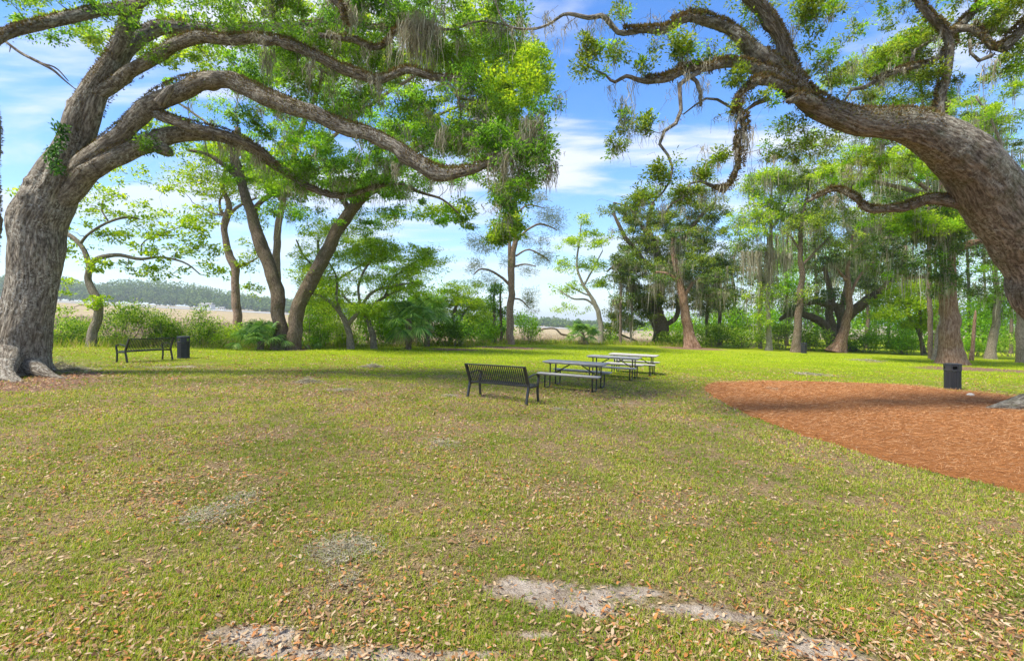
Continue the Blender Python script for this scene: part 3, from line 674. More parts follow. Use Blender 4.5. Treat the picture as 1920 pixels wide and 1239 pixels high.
# ------------------------------------------------------------------ trees
def moss_strands(anchor, length, wid, spread, per, rag=.35):
    """hanging strands below anchor points, each a wobbling tapered ribbon"""
    n_ = len(anchor) * per; c = np.repeat(anchor, per, 0) + rnd3(len(anchor) * per) * np.array([spread, spread, spread * .35])
    L = np.repeat(length, per) * rng.uniform(.25, 1, n_) ** 1.2; K = 6
    az = rng.uniform(0, 2 * pi, n_); dx = rng.normal(0, .07, (n_, 2)); ph = rng.uniform(0, 6, n_); am = rng.uniform(.01, .05, n_)
    t = np.linspace(0, 1, K)[None, :]
    p = np.empty((n_, K, 3))
    p[..., 0] = c[:, 0:1] + dx[:, 0:1] * L[:, None] * t + am[:, None] * np.sin(ph[:, None] + t * 9)
    p[..., 1] = c[:, 1:2] + dx[:, 1:2] * L[:, None] * t + am[:, None] * np.cos(ph[:, None] + t * 6)
    p[..., 2] = c[:, 2:3] - L[:, None] * t
    sd = np.column_stack([np.cos(az), np.sin(az), az * 0])[:, None]
    w = (wid * rng.uniform(.5, 1.4, n_))[:, None] * (np.array([.5, 1, .9, .75, .5, .12])[None, :]) * rng.uniform(1 - rag, 1 + rag, (n_, K))
    V = np.stack([p - sd * w[..., None] * .5, p + sd * w[..., None] * .5], 2).reshape(n_, 2 * K, 3)
    k = np.arange(n_)[:, None, None] * 2 * K + np.arange(K - 1)[None, :, None] * 2 + np.array([0, 1, 3, 2])
    return V.reshape(-1, 3), k.reshape(-1, 4)

def px_path(lst, d, slim=1.0):
    pts, r = [], []
    for e in lst:
        dd = e[3] if len(e) > 3 else d
        pts.append(P(e[0], e[1], dd)); r.append(e[2] / 2 / F * dd)
    pts = np.array(pts); r = np.array(r, float); a = np.array([[e[0], e[1]] for e in lst], float)
    if len(a) > 1:   # a limb seen far off the axis is drawn wider than it is
        t = np.gradient(a, axis=0); t /= np.linalg.norm(t, axis=1, keepdims=True) + 1e-9; tx_, ty_ = (a[:, 0] - 960) / F, (HV - a[:, 1]) / F
        k = tx_ * -t[:, 1] + ty_ * -t[:, 0]; r = r / np.sqrt(1 + k * k) / (1 + .06 * np.abs(tx_))
    return pts, r * slim
def blob_points(b, d0):
    """b = (u, v, ru, rv, dd, rd, n): cluster centres inside an ellipsoid with ragged gaps"""
    u, v_, ru, rv, dd, rd, n_ = b; d = d0 + dd; c = P(u, v_, d); R = np.array([ru / F * d, rd, rv / F * d])
    m_ = n_ * 6; q = rnd3(m_); q /= np.linalg.norm(q, axis=1, keepdims=True); q *= (rng.random((m_, 1)) ** .45)
    p = c + q * R
    w = fbm(p * (.9 if d > 20 else 1.5) + 31.7, 2); keep = np.argsort(-(w + rng.random(m_) * .28))[:n_ * 2]
    return p[rng.permutation(keep)[:n_]]
class Net:
    def __init__(s): s.p = np.zeros((0, 3)); s.r = np.zeros(0); s.t = np.zeros((0, 3))
    def add(s, p, r):
        s.p = np.vstack([s.p, p]); s.r = np.concatenate([s.r, r]); t = np.gradient(p, axis=0); s.t = np.vstack([s.t, t / (np.linalg.norm(t, axis=1, keepdims=True) + 1e-9)])
def grow(net, targets, mb, twig=.011, wob=.12, rmax=.09, up=.15, sides=5, thick=1.0):
    """joins every target to the branch network with a curved tapering branch"""
    tips = np.zeros_like(targets)
    D = np.array([np.min(((net.p - t) ** 2).sum(1)) for t in targets]) if len(targets) else []
    for i in np.argsort(D):
        t = targets[i]; dv = t - net.p; dist = np.linalg.norm(dv, axis=1)
        back = (dv * net.t).sum(1) / (dist + 1e-6)
        j = np.argmin(dist * (1.25 - .35 * back)); a = net.p[j]; L = dist[j]
        tips[i] = (t - a) / (L + 1e-9)
        if L < .04: continue
        h = net.t[j] * .35 + tips[i] * .65
        c1 = a + h * L * .38 + rng.normal(size=3) * L * wob * .6; c2 = t - (tips[i] * .6 + np.array([0, 0, up])) * L * .3 + rng.normal(size=3) * L * wob
        m_ = max(4, min(9, int(L / .35) + 4)); s_ = np.linspace(0, 1, m_)[:, None]
        p = (1 - s_) ** 3 * a + 3 * (1 - s_) ** 2 * s_ * c1 + 3 * (1 - s_) * s_ * s_ * c2 + s_ ** 3 * t
        p[1:-1] += rng.normal(size=(m_ - 2, 3)) * L * wob * .28
        r0 = min(net.r[j] * .7, (twig + .012 * L) * thick, rmax); r = np.linspace(r0, twig * .45, m_)
        v, q, tt, bk = tube_np(p, r, sides, cap=False, smooth_path=False)
        mb.add(v, q, None, bk); net.add(p[1:], r[1:])
    return tips
def tree(name, label, d, limbs, blobs, bark='oak', leaf='l_oak', size=.11, per=55, cr=.42, flat=.6, group=None, cat='tree', moss=0, mossL=.9, mossW=.022, mossper=16,
         flare=.5, wratio=.45, twig=.011, rough=.10, fern=0, limb_sides=14, droop=.0, density=1.0, base=None, moss_pts=None, moss_bias=None, extra=None, wob=.12, thick=1.0, spiky=False, msp=.10, step=None, flare_h=.5, leaf2=None, roots=None, to_ground=True, long_moss=None, bare=0):
    P0, R0 = px_path(limbs[0], d)
    root = thing(name, label, cat, (float(P0[0][0]), float(P0[0][1]), float(H(P0[0][0], P0[0][1]))) if to_ground else P0[0], 0, group)
    off = np.array(root.location)
    net = Net()
    for k, lb in enumerate(limbs):
        p, r = px_path(lb, d, 1.0 if d > 20 else (.93 if k == 0 else .82))
        if k == 0 and to_ground:
            gz = float(H(p[0][0], p[0][1])); p[0][2] = min(p[0][2], gz) - .12
        big = r.max() > .16
        st = step or (.12 if big else .25)
        n_s = 120 if r.max() > .6 and d < 20 else 56 if r.max() > .5 else (28 if r.max() > .25 else (16 if big else 9))
        if d > 22: n_s = min(n_s, 18)
        if n_s == 120: st = .06
        v, q, t_, bk = tube_np(p, r, n_s, step=st, rough=rough if big else .12, nfreq=1.6 / max(r.max(), .12) * .5, flare=flare if k == 0 else 0, seed=rng.uniform(0, 40), flare_h=flare_h, furrow=(.035 if d < 20 else .05) if r.max() > .28 else .012 if big else 0, burls=(12 if k == 0 else 9) if (d < 20 and r.max() > .22) else 3 if (d < 20 and r.max() > .12) else 0, wander=(.22 if k == 0 else .5) if d < 20 else .3)
        mesh_obj('trunk' if k == 0 else 'limb', v - off, q, t_, M[bark], root, {'bk': bk}, True)
        m_ = max(5, int(np.linalg.norm(np.diff(p, axis=0), axis=1).sum() / .35)); c = catmull(np.column_stack([p, r]), m_)
        lo = int(m_ * .45) if k == 0 else 1
        net.add(c[lo:, :3], np.maximum(c[lo:, 3], .006)); 
    for e in (extra or []):
        p, r = px_path(e, d); mb = MB(); v, q, t_, bk = tube_np(p, r, 7, step=.1, rough=.1, nfreq=4); mesh_obj('branch', v - off, q, t_, M[bark], root, {'bk': bk}, True)
    limb_pts, limb_r = net.p.copy(), net.r.copy()
    for rt in (roots or []):
        p, r = px_path(rt, d); v, q, t_, bk = tube_np(p, r, 18, step=.1, rough=.18, nfreq=2.5, seed=3.1); mesh_obj('root', v - off, q, t_, M[bark], root, {'bk': bk}, True)
    if blobs:
        pts = np.concatenate([blob_points(b, d) for b in blobs])
        mb = MB(); tips = grow(net, pts, mb, twig=twig, wob=wob, thick=thick)
        if bare:
            k_ = rng.choice(np.where((net.r < .3))[0], bare); grow(net, net.p[k_] + rnd3(bare) * np.array([.55, .4, .42]) - np.array([0, 0, .12]), mb, twig=.006, wob=.3)
        if mb.n:
            V = np.concatenate(mb.v) - off; mesh_obj('branches', V, np.concatenate(mb.q), None, M[bark], root, {'bk': np.concatenate(mb.a)}, True)
        n_ = int(len(pts) * per * density)
        wgt_ = rng.uniform(.35, 1.6, len(pts)); idx = rng.choice(len(pts), n_, p=wgt_ / wgt_.sum())
        crs = cr * rng.uniform(.6, 1.3, len(pts))
        o_ = rnd3(n_); o_ *= (rng.random((n_, 1)) ** .5) / np.maximum(np.linalg.norm(o_, axis=1, keepdims=True), 1e-6) * 1.5
        sub = rng.integers(0, 7, n_); sdir = (np.sin((idx * 7 + sub) * 12.9898 + np.array([[0], [1.7], [3.1]])) * 43758.5453); sdir = (sdir - np.floor(sdir)).T * 2 - 1
        pos_ = pts[idx] + (o_ * .34 + sdir * .66) * crs[idx][:, None] * np.array([1, 1, flat])
        ax = (o_ * np.array([1, 1, .5]) + tips[idx] * .5 + rnd3(n_) * .45 + np.array([0, 0, -droop])); nr = rnd3(n_) * .6 + np.array([0, 0, 1.0]) + (0 if spiky else SUN_DIR * .3)
        if spiky: nr = rnd3(n_)
        L = size * rng.uniform(.55, 1.3, n_)
        v, q = leaf_cards(pos_, ax, nr, L, L * wratio * rng.uniform(.7, 1.2, n_))
        if leaf2:
            sel = np.repeat(idx % 5 == 0, 1); qa, qb = q[~sel], q[sel]
            mesh_obj('crown', v - off, q[~sel], None, M[leaf], root); mesh_obj('crown', v - off, q[sel], None, M[leaf2], root)
        else: mesh_obj('crown', v - off, q, None, M[leaf], root)
    if fern:
        k_ = rng.choice(np.where((limb_r > .045) & (limb_r < (.42 if d < 13 else .36)))[0], fern); th = rng.normal(0, 1.0, fern); tdir = np.zeros((fern, 3))
        lp = limb_pts[k_] + rnd3(fern) * np.array([.16, .16, .02]) * 0
        ok = limb_r[k_] > .05
        t0 = net.t[k_]; sd = np.cross(t0, [0, 0, 1.0]); sd /= np.linalg.norm(sd, axis=1, keepdims=True) + 1e-6; upv = np.cross(sd, t0)
        lp = lp + t0 * rng.uniform(-.2, .2, fern)[:, None] + (upv * np.cos(th)[:, None] + sd * np.sin(th)[:, None]) * limb_r[k_][:, None] * 1.0
        ax = upv * np.cos(th)[:, None] + sd * np.sin(th)[:, None] + rnd3(fern) * .6
        v, q = leaf_cards(lp[ok], ax[ok], rnd3(fern)[ok], rng.uniform(.03, .10, fern)[ok], .024)
        mesh_obj('limb_fern', v - off, q, None, M['l_fern'], root)
    if moss or long_moss:
        A, Ls = [], []
        if moss:
            w = np.where(net.r > .4, 0, 1.0)
            if moss_bias is not None: w = w * moss_bias(net.p, net.r)
            k_ = rng.choice(len(net.p), moss, p=w / w.sum()); A.append(net.p[k_] - np.array([0, 0, 1]) * net.r[k_][:, None] * .7); Ls.append(mossL * rng.gamma(2.2, .4, moss) + .1)
        V = []; Q = []; n0 = 0
        if moss:
            v, q = moss_strands(A[0], Ls[0], mossW, msp, mossper); V.append(v); Q.append(q); n0 = len(v)
        for (u, v_, ru, hh, cnt, dd) in (long_moss or []):
            c = P(u, v_, d + dd); an = c + rng.normal(size=(cnt, 3)) * np.array([ru / F * d * .5, .25, .06]); v, q = moss_strands(an, np.full(cnt, hh / F * d) * rng.uniform(.5, 1.1, cnt), mossW, .05, mossper); V.append(v); Q.append(q + n0); n0 += len(v)
        mesh_obj('hanging_moss', np.concatenate(V) - off, np.concatenate(Q), None, M['moss'], root)
    return root

# ---- the great left oak
LO = 13.6
def LB(*a): return list(a)
lo_limbs = [
 [(38, 706, 150), (42, 650, 136), (50, 580, 124), (60, 500, 128), (76, 420, 132), (104, 348, 118), (126, 292, 92), (147, 240, 80), (170, 192, 72), (194, 145, 58), (212, 112, 44)],
 [(104, 345, 64), (146, 270, 62), (176, 205, 56), (203, 135, 50), (228, 75, 46), (247, 30, 43), (262, -20, 42), (276, -90, 36), (310, -200, 26), (380, -330, 16), (460, -440, 5)],
 [(60, 430, 90), (100, 365, 84), (150, 318, 66), (200, 272, 50), (241, 236, 48), (280, 200, 52), (322, 173, 52, 13.3), (373, 156, 46, 13), (440, 158, 42, 12.8), (508, 186, 39, 12.5), (576, 214, 36, 12.2), (640, 236, 33, 12), (690, 252, 31, 11.8), (735, 275, 31, 11.6), (778, 302, 33, 11.5), (815, 321, 32, 11.4), (858, 322, 22, 11.2), (898, 312, 18, 11.1), (925, 299, 15, 11), (945, 284, 9, 11)],
 [(100, 385, 74), (150, 335, 66), (208, 295, 52), (265, 270, 46, 13.9), (322, 257, 42, 14.1), (373, 254, 32, 14.3), (424, 262, 25, 14.5), (475, 279, 22, 14.7), (508, 305, 20, 14.9), (542, 332, 18, 15), (593, 358, 14, 15.1), (645, 368, 11, 15.2), (710, 350, 8, 15.4), (760, 345, 6, 15.6)],
 [(276, 204, 24, 13.65), (305, 219, 24, 13.5), (356, 235, 22, 13.3), (424, 251, 20, 13.5), (475, 275, 18, 13.9), (510, 305, 14, 14.3)],
 [(135, 260, 56), (180, 192, 50), (225, 152, 40), (280, 118, 36, 13.4), (330, 84, 36, 13.2), (372, 71, 32, 13), (420, 75, 28, 12.8), (470, 72, 26, 12.6), (530, 78, 22, 12.4), (580, 100, 23, 12.3), (627, 123, 23, 12.2), (670, 138, 22, 12.2), (712, 149, 19, 12.1), (763, 131, 18, 12.1), (820, 146, 15, 12.1), (870, 146, 12, 12.2), (905, 152, 8, 12.2)],
 [(170, 200, 50, 14), (215, 125, 48, 14.2), (255, 82, 46, 14.4), (285, 58, 42, 14.6), (330, 50, 34, 14.8), (400, 55, 24, 15), (480, 52, 18, 15), (560, 48, 14, 15), (640, 40, 12, 14.6), (690, 52, 12, 14.4), (740, 50, 10, 14.2), (800, 58, 8, 14)],
 [(258, 12, 34, 13.5), (217, 20, 32, 13.2), (185, 22, 32, 12.9), (152, 30, 32, 12.6), (118, 37, 33, 12.3), (85, 45, 33, 12), (50, 54, 34, 11.7), (20, 64, 36, 11.4), (-30, 84, 38, 11), (-120, 110, 34, 10.5), (-260, 60, 24, 10), (-420, 20, 12, 9.6), (-520, -40, 4, 9.4)],
 [(600, 66, 12, 12.4), (640, 72, 13, 12.5), (668, 76, 14, 12.6), (690, 88, 13, 12.6), (708, 90, 13, 12.6), (728, 78, 13, 12.6), (745, 55, 11, 12.6), (790, 50, 8, 12.6), (850, 55, 6, 12.7), (900, 40, 5, 12.8), (960, 50, 4, 12.8)],
 [(247, 20, 22, 13.6), (330, -30, 20, 13), (450, -50, 18, 12), (560, -40, 14, 11.2), (640, 10, 13, 11), (644, 34, 11, 11)],
 [(-60, 700, 60, 14.6), (-30, 560, 46, 14.6), (-12, 420, 34, 14.5), (-16, 320, 34, 14.4), (-14, 260, 44, 14.3), (-20, 200, 36, 14.2), (-34, 120, 30, 14.1), (-50, 0, 26, 14), (-90, -140, 18, 14), (-120, -260, 5, 14)],
 [(856, 146, 7, 12.1), (862, 170, 7, 12.1), (857, 190, 6, 12.1), (880, 205, 4, 12)],
 [(820, 146, 7, 12.1), (846, 165, 9, 12.1), (857, 184, 9, 12.2), (890, 187, 5, 12.3)],
]
lo_blobs = [(204, -627, 1209, 227, -7.6, 7, 150), (420, 20, 160, 45, -1, 2.5, 60), (620, 10, 180, 45, -.2, 2.2, 80), (820, 10, 150, 50, -.4, 2.2, 80), (940, 50, 50, 50, -1, 1.6, 14), (560, 95, 90, 30, .4, 1.2, 26), (700, 115, 120, 35, .2, 1.4, 40), (870, 120, 70, 50, -.3, 1.2, 36),  # first blob: unseen canopy above the camera, added to shade the near lawn
 (890, 215, 66, 75, -1, 1.3, 56), (830, 245, 60, 45, -.5, 1.2, 34), (930, 290, 45, 50, -2.5, .8, 30), (1000, 280, 40, 76, -2, 1.1, 30), (1018, 220, 28, 44, -2, .9, 9), (960, 370, 34, 46, -2.5, .9, 8),
 (440, 130, 90, 25, .8, .9, 14), (600, 165, 90, 40, 0, 1.3, 24), (720, 200, 80, 35, 0, 1.2, 26), (480, 230, 90, 30, 1.0, 1.2, 18), (600, 330, 110, 35, 1.6, 1.2, 40), (700, 330, 80, 35, 1.8, 1.2, 30), (330, 120, 50, 30, 0, 1, 6), (280, 270, 30, 12, -.2, .5, 4),
 (150, 10, 90, 30, -1, 1.5, 16), (30, 10, 70, 25, -2, 1.5, 10), (500, -110, 350, 60, -1, 4, 90), (250, -160, 250, 60, 0, 4, 50), (850, -90, 200, 60, -2, 3, 60), (200, 40, 60, 15, -.9, .6, 5)]
tree('live_oak', 'huge leaning live oak with forked grey trunk and arching mossy limbs over the left lawn', LO, lo_limbs, lo_blobs, 'oak', 'l_oak', .09, 118, .36, .6,
     bare=330, moss=760, mossL=.36, mossW=.018, mossper=15, flare=.22, fern=60000, roots=[[(40, 672, 60, 13.6), (72, 694, 36, 13.3), (100, 706, 14, 13.1), (130, 712, 6, 12.9)], [(20, 660, 66, 13.2), (12, 700, 44, 12.5), (35, 722, 26, 12.2), (65, 730, 10, 12)], [(-20, 680, 50, 13.6), (-40, 712, 30, 12.9), (-60, 730, 14, 12.5)], [(62, 650, 50, 13.8), (84, 682, 30, 13.9), (104, 696, 12, 14.0)]],
     moss_bias=lambda p, r: np.where(p[:, 0] > -7.5, 1.0, .02) * np.where(r > .015, 1, .35), rough=.13, flare_h=.55,
     long_moss=[(800, 40, 45, 110, 26, -1.2), (780, 60, 40, 100, 20, -1.3), (500, 100, 14, 70, 6, -.9), (590, 120, 14, 60, 6, -1.3), (710, 150, 10, 60, 5, -1.4), (1005, 225, 25, 90, 16, -2), (940, 300, 22, 70, 12, -2.5), (870, 150, 30, 80, 10, -1.4), (430, 265, 18, 60, 8, .9), (490, 290, 20, 60, 8, 1.2), (740, 310, 14, 40, 4, -2), (660, 20, 12, 70, 5, -2), (510, 20, 10, 60, 4, -1), (830, 240, 10, 80, 4, -1.5), (965, 260, 12, 110, 6, -2.2), (1030, 300, 6, 60, 5, -2)],
     extra=[[(10, 78, 5, 12), (40, 100, 6, 12), (75, 118, 6, 12), (100, 132, 5, 12), (120, 150, 3, 12), (142, 168, 2, 12)], [(75, 118, 3, 12), (105, 128, 3, 12), (128, 152, 2, 12)], [(20, 86, 3, 12), (18, 98, 2, 12)],
            [(280, 262, 30, 14.0), (300, 276, 28, 13.95), (316, 286, 20, 13.95), (324, 290, 6, 13.95)], [(300, 195, 30, 12.8), (318, 168, 20, 12.7), (326, 160, 6, 12.7)]])
# creeper growing on that trunk
n_ = 420; t = rng.random(n_); u = 106 + 10 * np.sin(t * 7) + rng.normal(0, 8, n_); v_ = 228 + t * 98
pp = np.array([P(a, b, 12.75 + .12 * abs(a - 110) / 20 - .35 * (326 - b) / 100 * 0) for a, b in zip(u, v_)])
v, q = leaf_cards(pp, rnd3(n_) * .6 + np.array([.3, 0, -.6]), rnd3(n_) * .5 + np.array([0, -1, .5]), rng.uniform(.07, .14, n_), .06)
o = mesh_obj('creeper', v, q, None, M['vine']); tag(o, 'green creeper climbing the trunk of the huge left oak', 'climbing plant')
st = tube_np(np.array([P(100, 330, 12.9), P(108, 300, 12.85), P(102, 270, 12.85), P(112, 232, 12.9)]), .012, 6, step=.1)
mesh_obj('stem', st[0], st[1], st[2], M['oak'], o, {'bk': st[3]}, True)

# ---- the great right oak
RO = 12.2
ro_limbs = [
 [(2080, 775, 250, 12.8), (2050, 690, 200, 12.6), (2014, 620, 184, 12.4), (1968, 555, 186, 12.2), (1950, 500, 176, 12), (1926, 445, 170, 11.8), (1893, 395, 160, 11.6), (1850, 340, 146, 11.4), (1808, 294, 132, 11.2), (1762, 258, 108, 11), (1702, 235, 78, 10.8), (1640, 231, 66, 10.7), (1582, 222, 60, 10.6), (1532, 197, 54, 10.5), (1496, 165, 54, 10.4), (1476, 120, 42, 10.4), (1466, 82, 34, 10.3), (1448, 48, 36, 10.2), (1422, 14, 36, 10.1), (1395, -20, 34, 10), (1350, -70, 28, 9.8), (1280, -120, 22, 9.6), (1180, -200, 14, 9.4), (1080, -240, 4, 9.2)],
 [(1535, 200, 40, 10.5), (1490, 165, 46, 10.4), (1458, 130, 50, 10.3), (1430, 110, 50, 10.2), (1407, 97, 44, 10.2), (1383, 70, 36, 10.1), (1360, 50, 30, 10.1), (1330, 38, 27, 10), (1300, 30, 23, 9.9), (1283, 33, 20, 9.9), (1264, 45, 17, 9.8), (1238, 57, 17, 9.8), (1203, 54, 15, 9.7), (1163, 61, 14, 9.6), (1146, 45, 13, 9.6), (1129, 32, 13, 9.5), (1102, 37, 12, 9.5), (1062, 29, 9, 9.4), (1034, 45, 7, 9.4), (1000, 55, 6, 9.3), (958, 50, 5, 9.2), (940, 30, 4, 9.2), (925, -10, 3, 9.2)],
 [(1510, 190, 36, 10.5), (1470, 160, 44, 10.3), (1441, 138, 42, 10.2), (1400, 124, 26, 10.1), (1366, 117, 23, 10), (1325, 128, 21, 9.9), (1290, 129, 23, 9.9), (1251, 146, 18, 9.8), (1203, 149, 13, 9.8), (1176, 140, 10, 9.7), (1152, 152, 8, 9.7), (1136, 139, 6, 9.7), (1102, 121, 4, 9.6), (1085, 95, 3, 9.6)],
 [(1312, 135, 12, 9.9), (1296, 143, 12, 9.8), (1272, 163, 10, 9.8), (1278, 197, 9, 9.7), (1266, 232, 9, 9.7), (1244, 247, 8, 9.7), (1236, 270, 8, 9.7), (1254, 295, 7, 9.7), (1261, 322, 6, 9.6), (1251, 352, 5, 9.6), (1224, 380, 3, 9.6)],
 [(1290, 140, 12, 9.9), (1304, 150, 11, 9.8), (1314, 170, 11, 9.8), (1315, 198, 7, 9.8)],
 [(1500, 185, 30, 10.4), (1441, 149, 26, 10.1), (1407, 163, 19, 10), (1383, 198, 17, 9.9), (1397, 237, 16, 9.8), (1384, 270, 15, 9.8), (1390, 305, 15, 9.7), (1376, 338, 14, 9.7), (1358, 355, 14, 9.7), (1332, 343, 9, 9.7), (1298, 340, 6, 9.6), (1285, 366, 5, 9.6), (1258, 381, 4, 9.6), (1244, 400, 3, 9.6)],
 [(1768, 240, 30, 10.9), (1762, 203, 27, 10.9), (1772, 136, 22, 10.8), (1781, 70, 26, 10.7), (1770, 55, 26, 10.7), (1750, 38, 24, 10.6), (1725, 6, 20, 10.5), (1700, -25, 18, 10.4), (1650, -120, 12, 10.3), (1640, -220, 4, 10.2)],
 [(1780, 66, 22, 10.7), (1805, 44, 18, 10.7), (1824, 24, 15, 10.6), (1842, -4, 14, 10.6), (1870, -90, 9, 10.5), (1920, -170, 3, 10.4)],
 [(1790, 55, 20, 10.7), (1815, 52, 22, 10.6), (1840, 66, 26, 10.5), (1860, 96, 26, 10.4), (1878, 92, 26, 10.3), (1897, 72, 24, 10.3), (1925, 42, 24, 10.2), (1980, 0, 22, 10), (2080, -60, 16, 9.8), (2200, -100, 4, 9.6)],
 [(1858, 105, 12, 10.4), (1836, 114, 10, 10.4), (1820, 103, 9, 10.4), (1818, 74, 8, 10.4)],
 [(1775, 92, 14, 10.8), (1764, 104, 13, 10.8), (1742, 119, 12, 10.9), (1698, 129, 13, 11), (1657, 146, 12, 11.1), (1623, 167, 11, 11.2), (1597, 170, 8, 11.3), (1586, 188, 5, 11.3)],
 [(1708, 124, 10, 11), (1714, 96, 9, 11), (1745, 78, 8, 11.1), (1756, 70, 5, 11.1)],
 [(1850, 380, 44, 11.8), (1803, 380, 34, 11.8), (1742, 375, 24, 12), (1691, 390, 20, 12.2), (1630, 392, 18, 12.4), (1603, 370, 14, 12.5), (1566, 356, 12, 12.6), (1539, 366, 9, 12.7), (1512, 380, 6, 12.8)],
 [(1545, 205, 30, 10.5), (1505, 182, 34, 10.3), (1486, 184, 24, 10.15), (1476, 188, 10, 10.1)],
 [(1398, 235, 7, 9.8), (1384, 220, 6, 9.7), (1380, 245, 4, 9.6)],
 [(1440, 185, 14, 10.2), (1415, 195, 10, 10.2), (1390, 210, 7, 10.2), (1340, 185, 7, 10.1), (1315, 190, 5, 10), (1280, 215, 3, 10)],
]
ro_blobs = [(1115, 92, 40, 16, -2.6, .4, 11), (1165, 92, 22, 18, -2.6, .4, 7), (1160, 15, 26, 14, -2.6, .4, 4), (1095, 135, 30, 14, -2.6, .35, 5), (1165, 222, 22, 26, -2.5, .3, 5), (1153, 275, 14, 16, -2.5, .3, 5), (1205, 235, 24, 24, -2.5, .3, 5), (1250, 92, 32, 22, -2.4, .5, 8), (1285, 105, 24, 18, -2.4, .5, 7), (1210, 128, 14, 10, -2.4, .3, 4),
 (1290, 25, 30, 12, -2.2, .4, 4), (1345, 105, 28, 10, -2.2, .4, 7), (1405, 62, 26, 26, -1.9, .5, 9), (1370, 150, 24, 16, -2.1, .4, 7), (1425, 190, 20, 16, -2, .4, 4), (1375, 205, 14, 12, -2.2, .3, 3), (1232, 330, 22, 20, -2.6, .3, 8), (1265, 310, 10, 20, -2.6, .3, 3), (1330, 318, 22, 22, -2.5, .4, 8), (1215, 372, 24, 16, -2.6, .3, 8), (1290, 372, 28, 16, -2.6, .3, 8), (1350, 290, 20, 16, -2.5, .3, 5),
 (1500, 20, 45, 30, -2.2, .8, 22), (1500, 65, 26, 30, -1.9, .7, 10), (1420, -40, 120, 30, -2, 1.5, 20), (1590, 80, 16, 20, -1.2, .4, 5), (1535, 125, 26, 22, -1.4, .5, 9), (1560, 160, 22, 22, -1.2, .5, 7), (1640, 110, 45, 24, -1, .8, 16), (1690, 100, 50, 26, -1, .8, 20), (1735, 60, 30, 30, -1.2, .8, 10), (1790, 20, 40, 30, -1.4, .8, 16),
 (1870, 25, 60, 34, -1.8, 1, 44), (1760, 90, 60, 40, -.8, 1, 26), (1650, 150, 60, 30, 0, 1, 20), (1560, 30, 40, 24, -1.6, .6, 8), (1900, 110, 30, 30, -1.8, .8, 10), (1840, 150, 40, 24, -1.4, .8, 9), (1720, 150, 40, 20, -1, .7, 10), (1640, 190, 40, 14, -1, .6, 7), (1700, 190, 40, 14, -1, .6, 7), (1800, -60, 150, 40, -1, 3, 40), (1990, -40, 120, 80, -1, 3, 30), (1480, 235, 40, 24, -1.2, .6, 10), (1470, 280, 36, 26, -1.2, .6, 9), (1530, 260, 50, 20, -1, .6, 11), (1600, 300, 60, 24, .3, .7, 14), (1570, 340, 30, 14, .6, .5, 6), (1700, 310, 60, 20, .3, .7, 11)]
tree('live_oak', 'huge gnarled live oak arching in from the right edge with twisted bare limbs', RO, ro_limbs, ro_blobs, 'oak2', 'l_olive', .072, 115, .23, .7, bare=260,
     moss=330, mossL=.28, mossW=.011, mossper=11, flare=.1, fern=44000, rough=.14, twig=.007, wob=.2, msp=.05,
     moss_bias=lambda p, r: np.where(r < .16, 1.0, .05), leaf2='l_mid',
     roots=[[(2030, 730, 150, 12.8), (1960, 752, 64, 12.5), (1915, 760, 40, 12.4), (1880, 764, 24, 12.35), (1850, 767, 10, 12.3)], [(1990, 770, 60, 11.8), (1940, 790, 30, 11.5), (1905, 797, 12, 11.4)]],
     long_moss=[(1170, 178, 3, 110, 3, -2.5), (1315, 165, 7, 38, 5, -2.4), (1090, 85, 3, 40, 3, -2.6), (1280, 140, 8, 40, 4, -2.4), (1397, 250, 10, 80, 8, -2.4), (1600, 110, 6, 60, 6, -1.2), (1840, 125, 4, 70, 5, -1.8), (1480, 50, 6, 60, 5, -2), (1120, 40, 20, 40, 7, -2.7), (1236, 390, 3, 40, 3, -2.6), (1340, 350, 12, 50, 7, -2.5), (1570, 370, 14, 40, 6, .4), (1235, 250, 5, 35, 3, -2.5), (1660, 150, 40, 40, 12, -1), (1020, 50, 30, 35, 6, -2.8), (1270, 5, 30, 30, 4, -2.3)])
# ------------------------------------------------------------------ trees round the lawn, left to right
def gd(u, v_): return float(G(u, v_)[1])
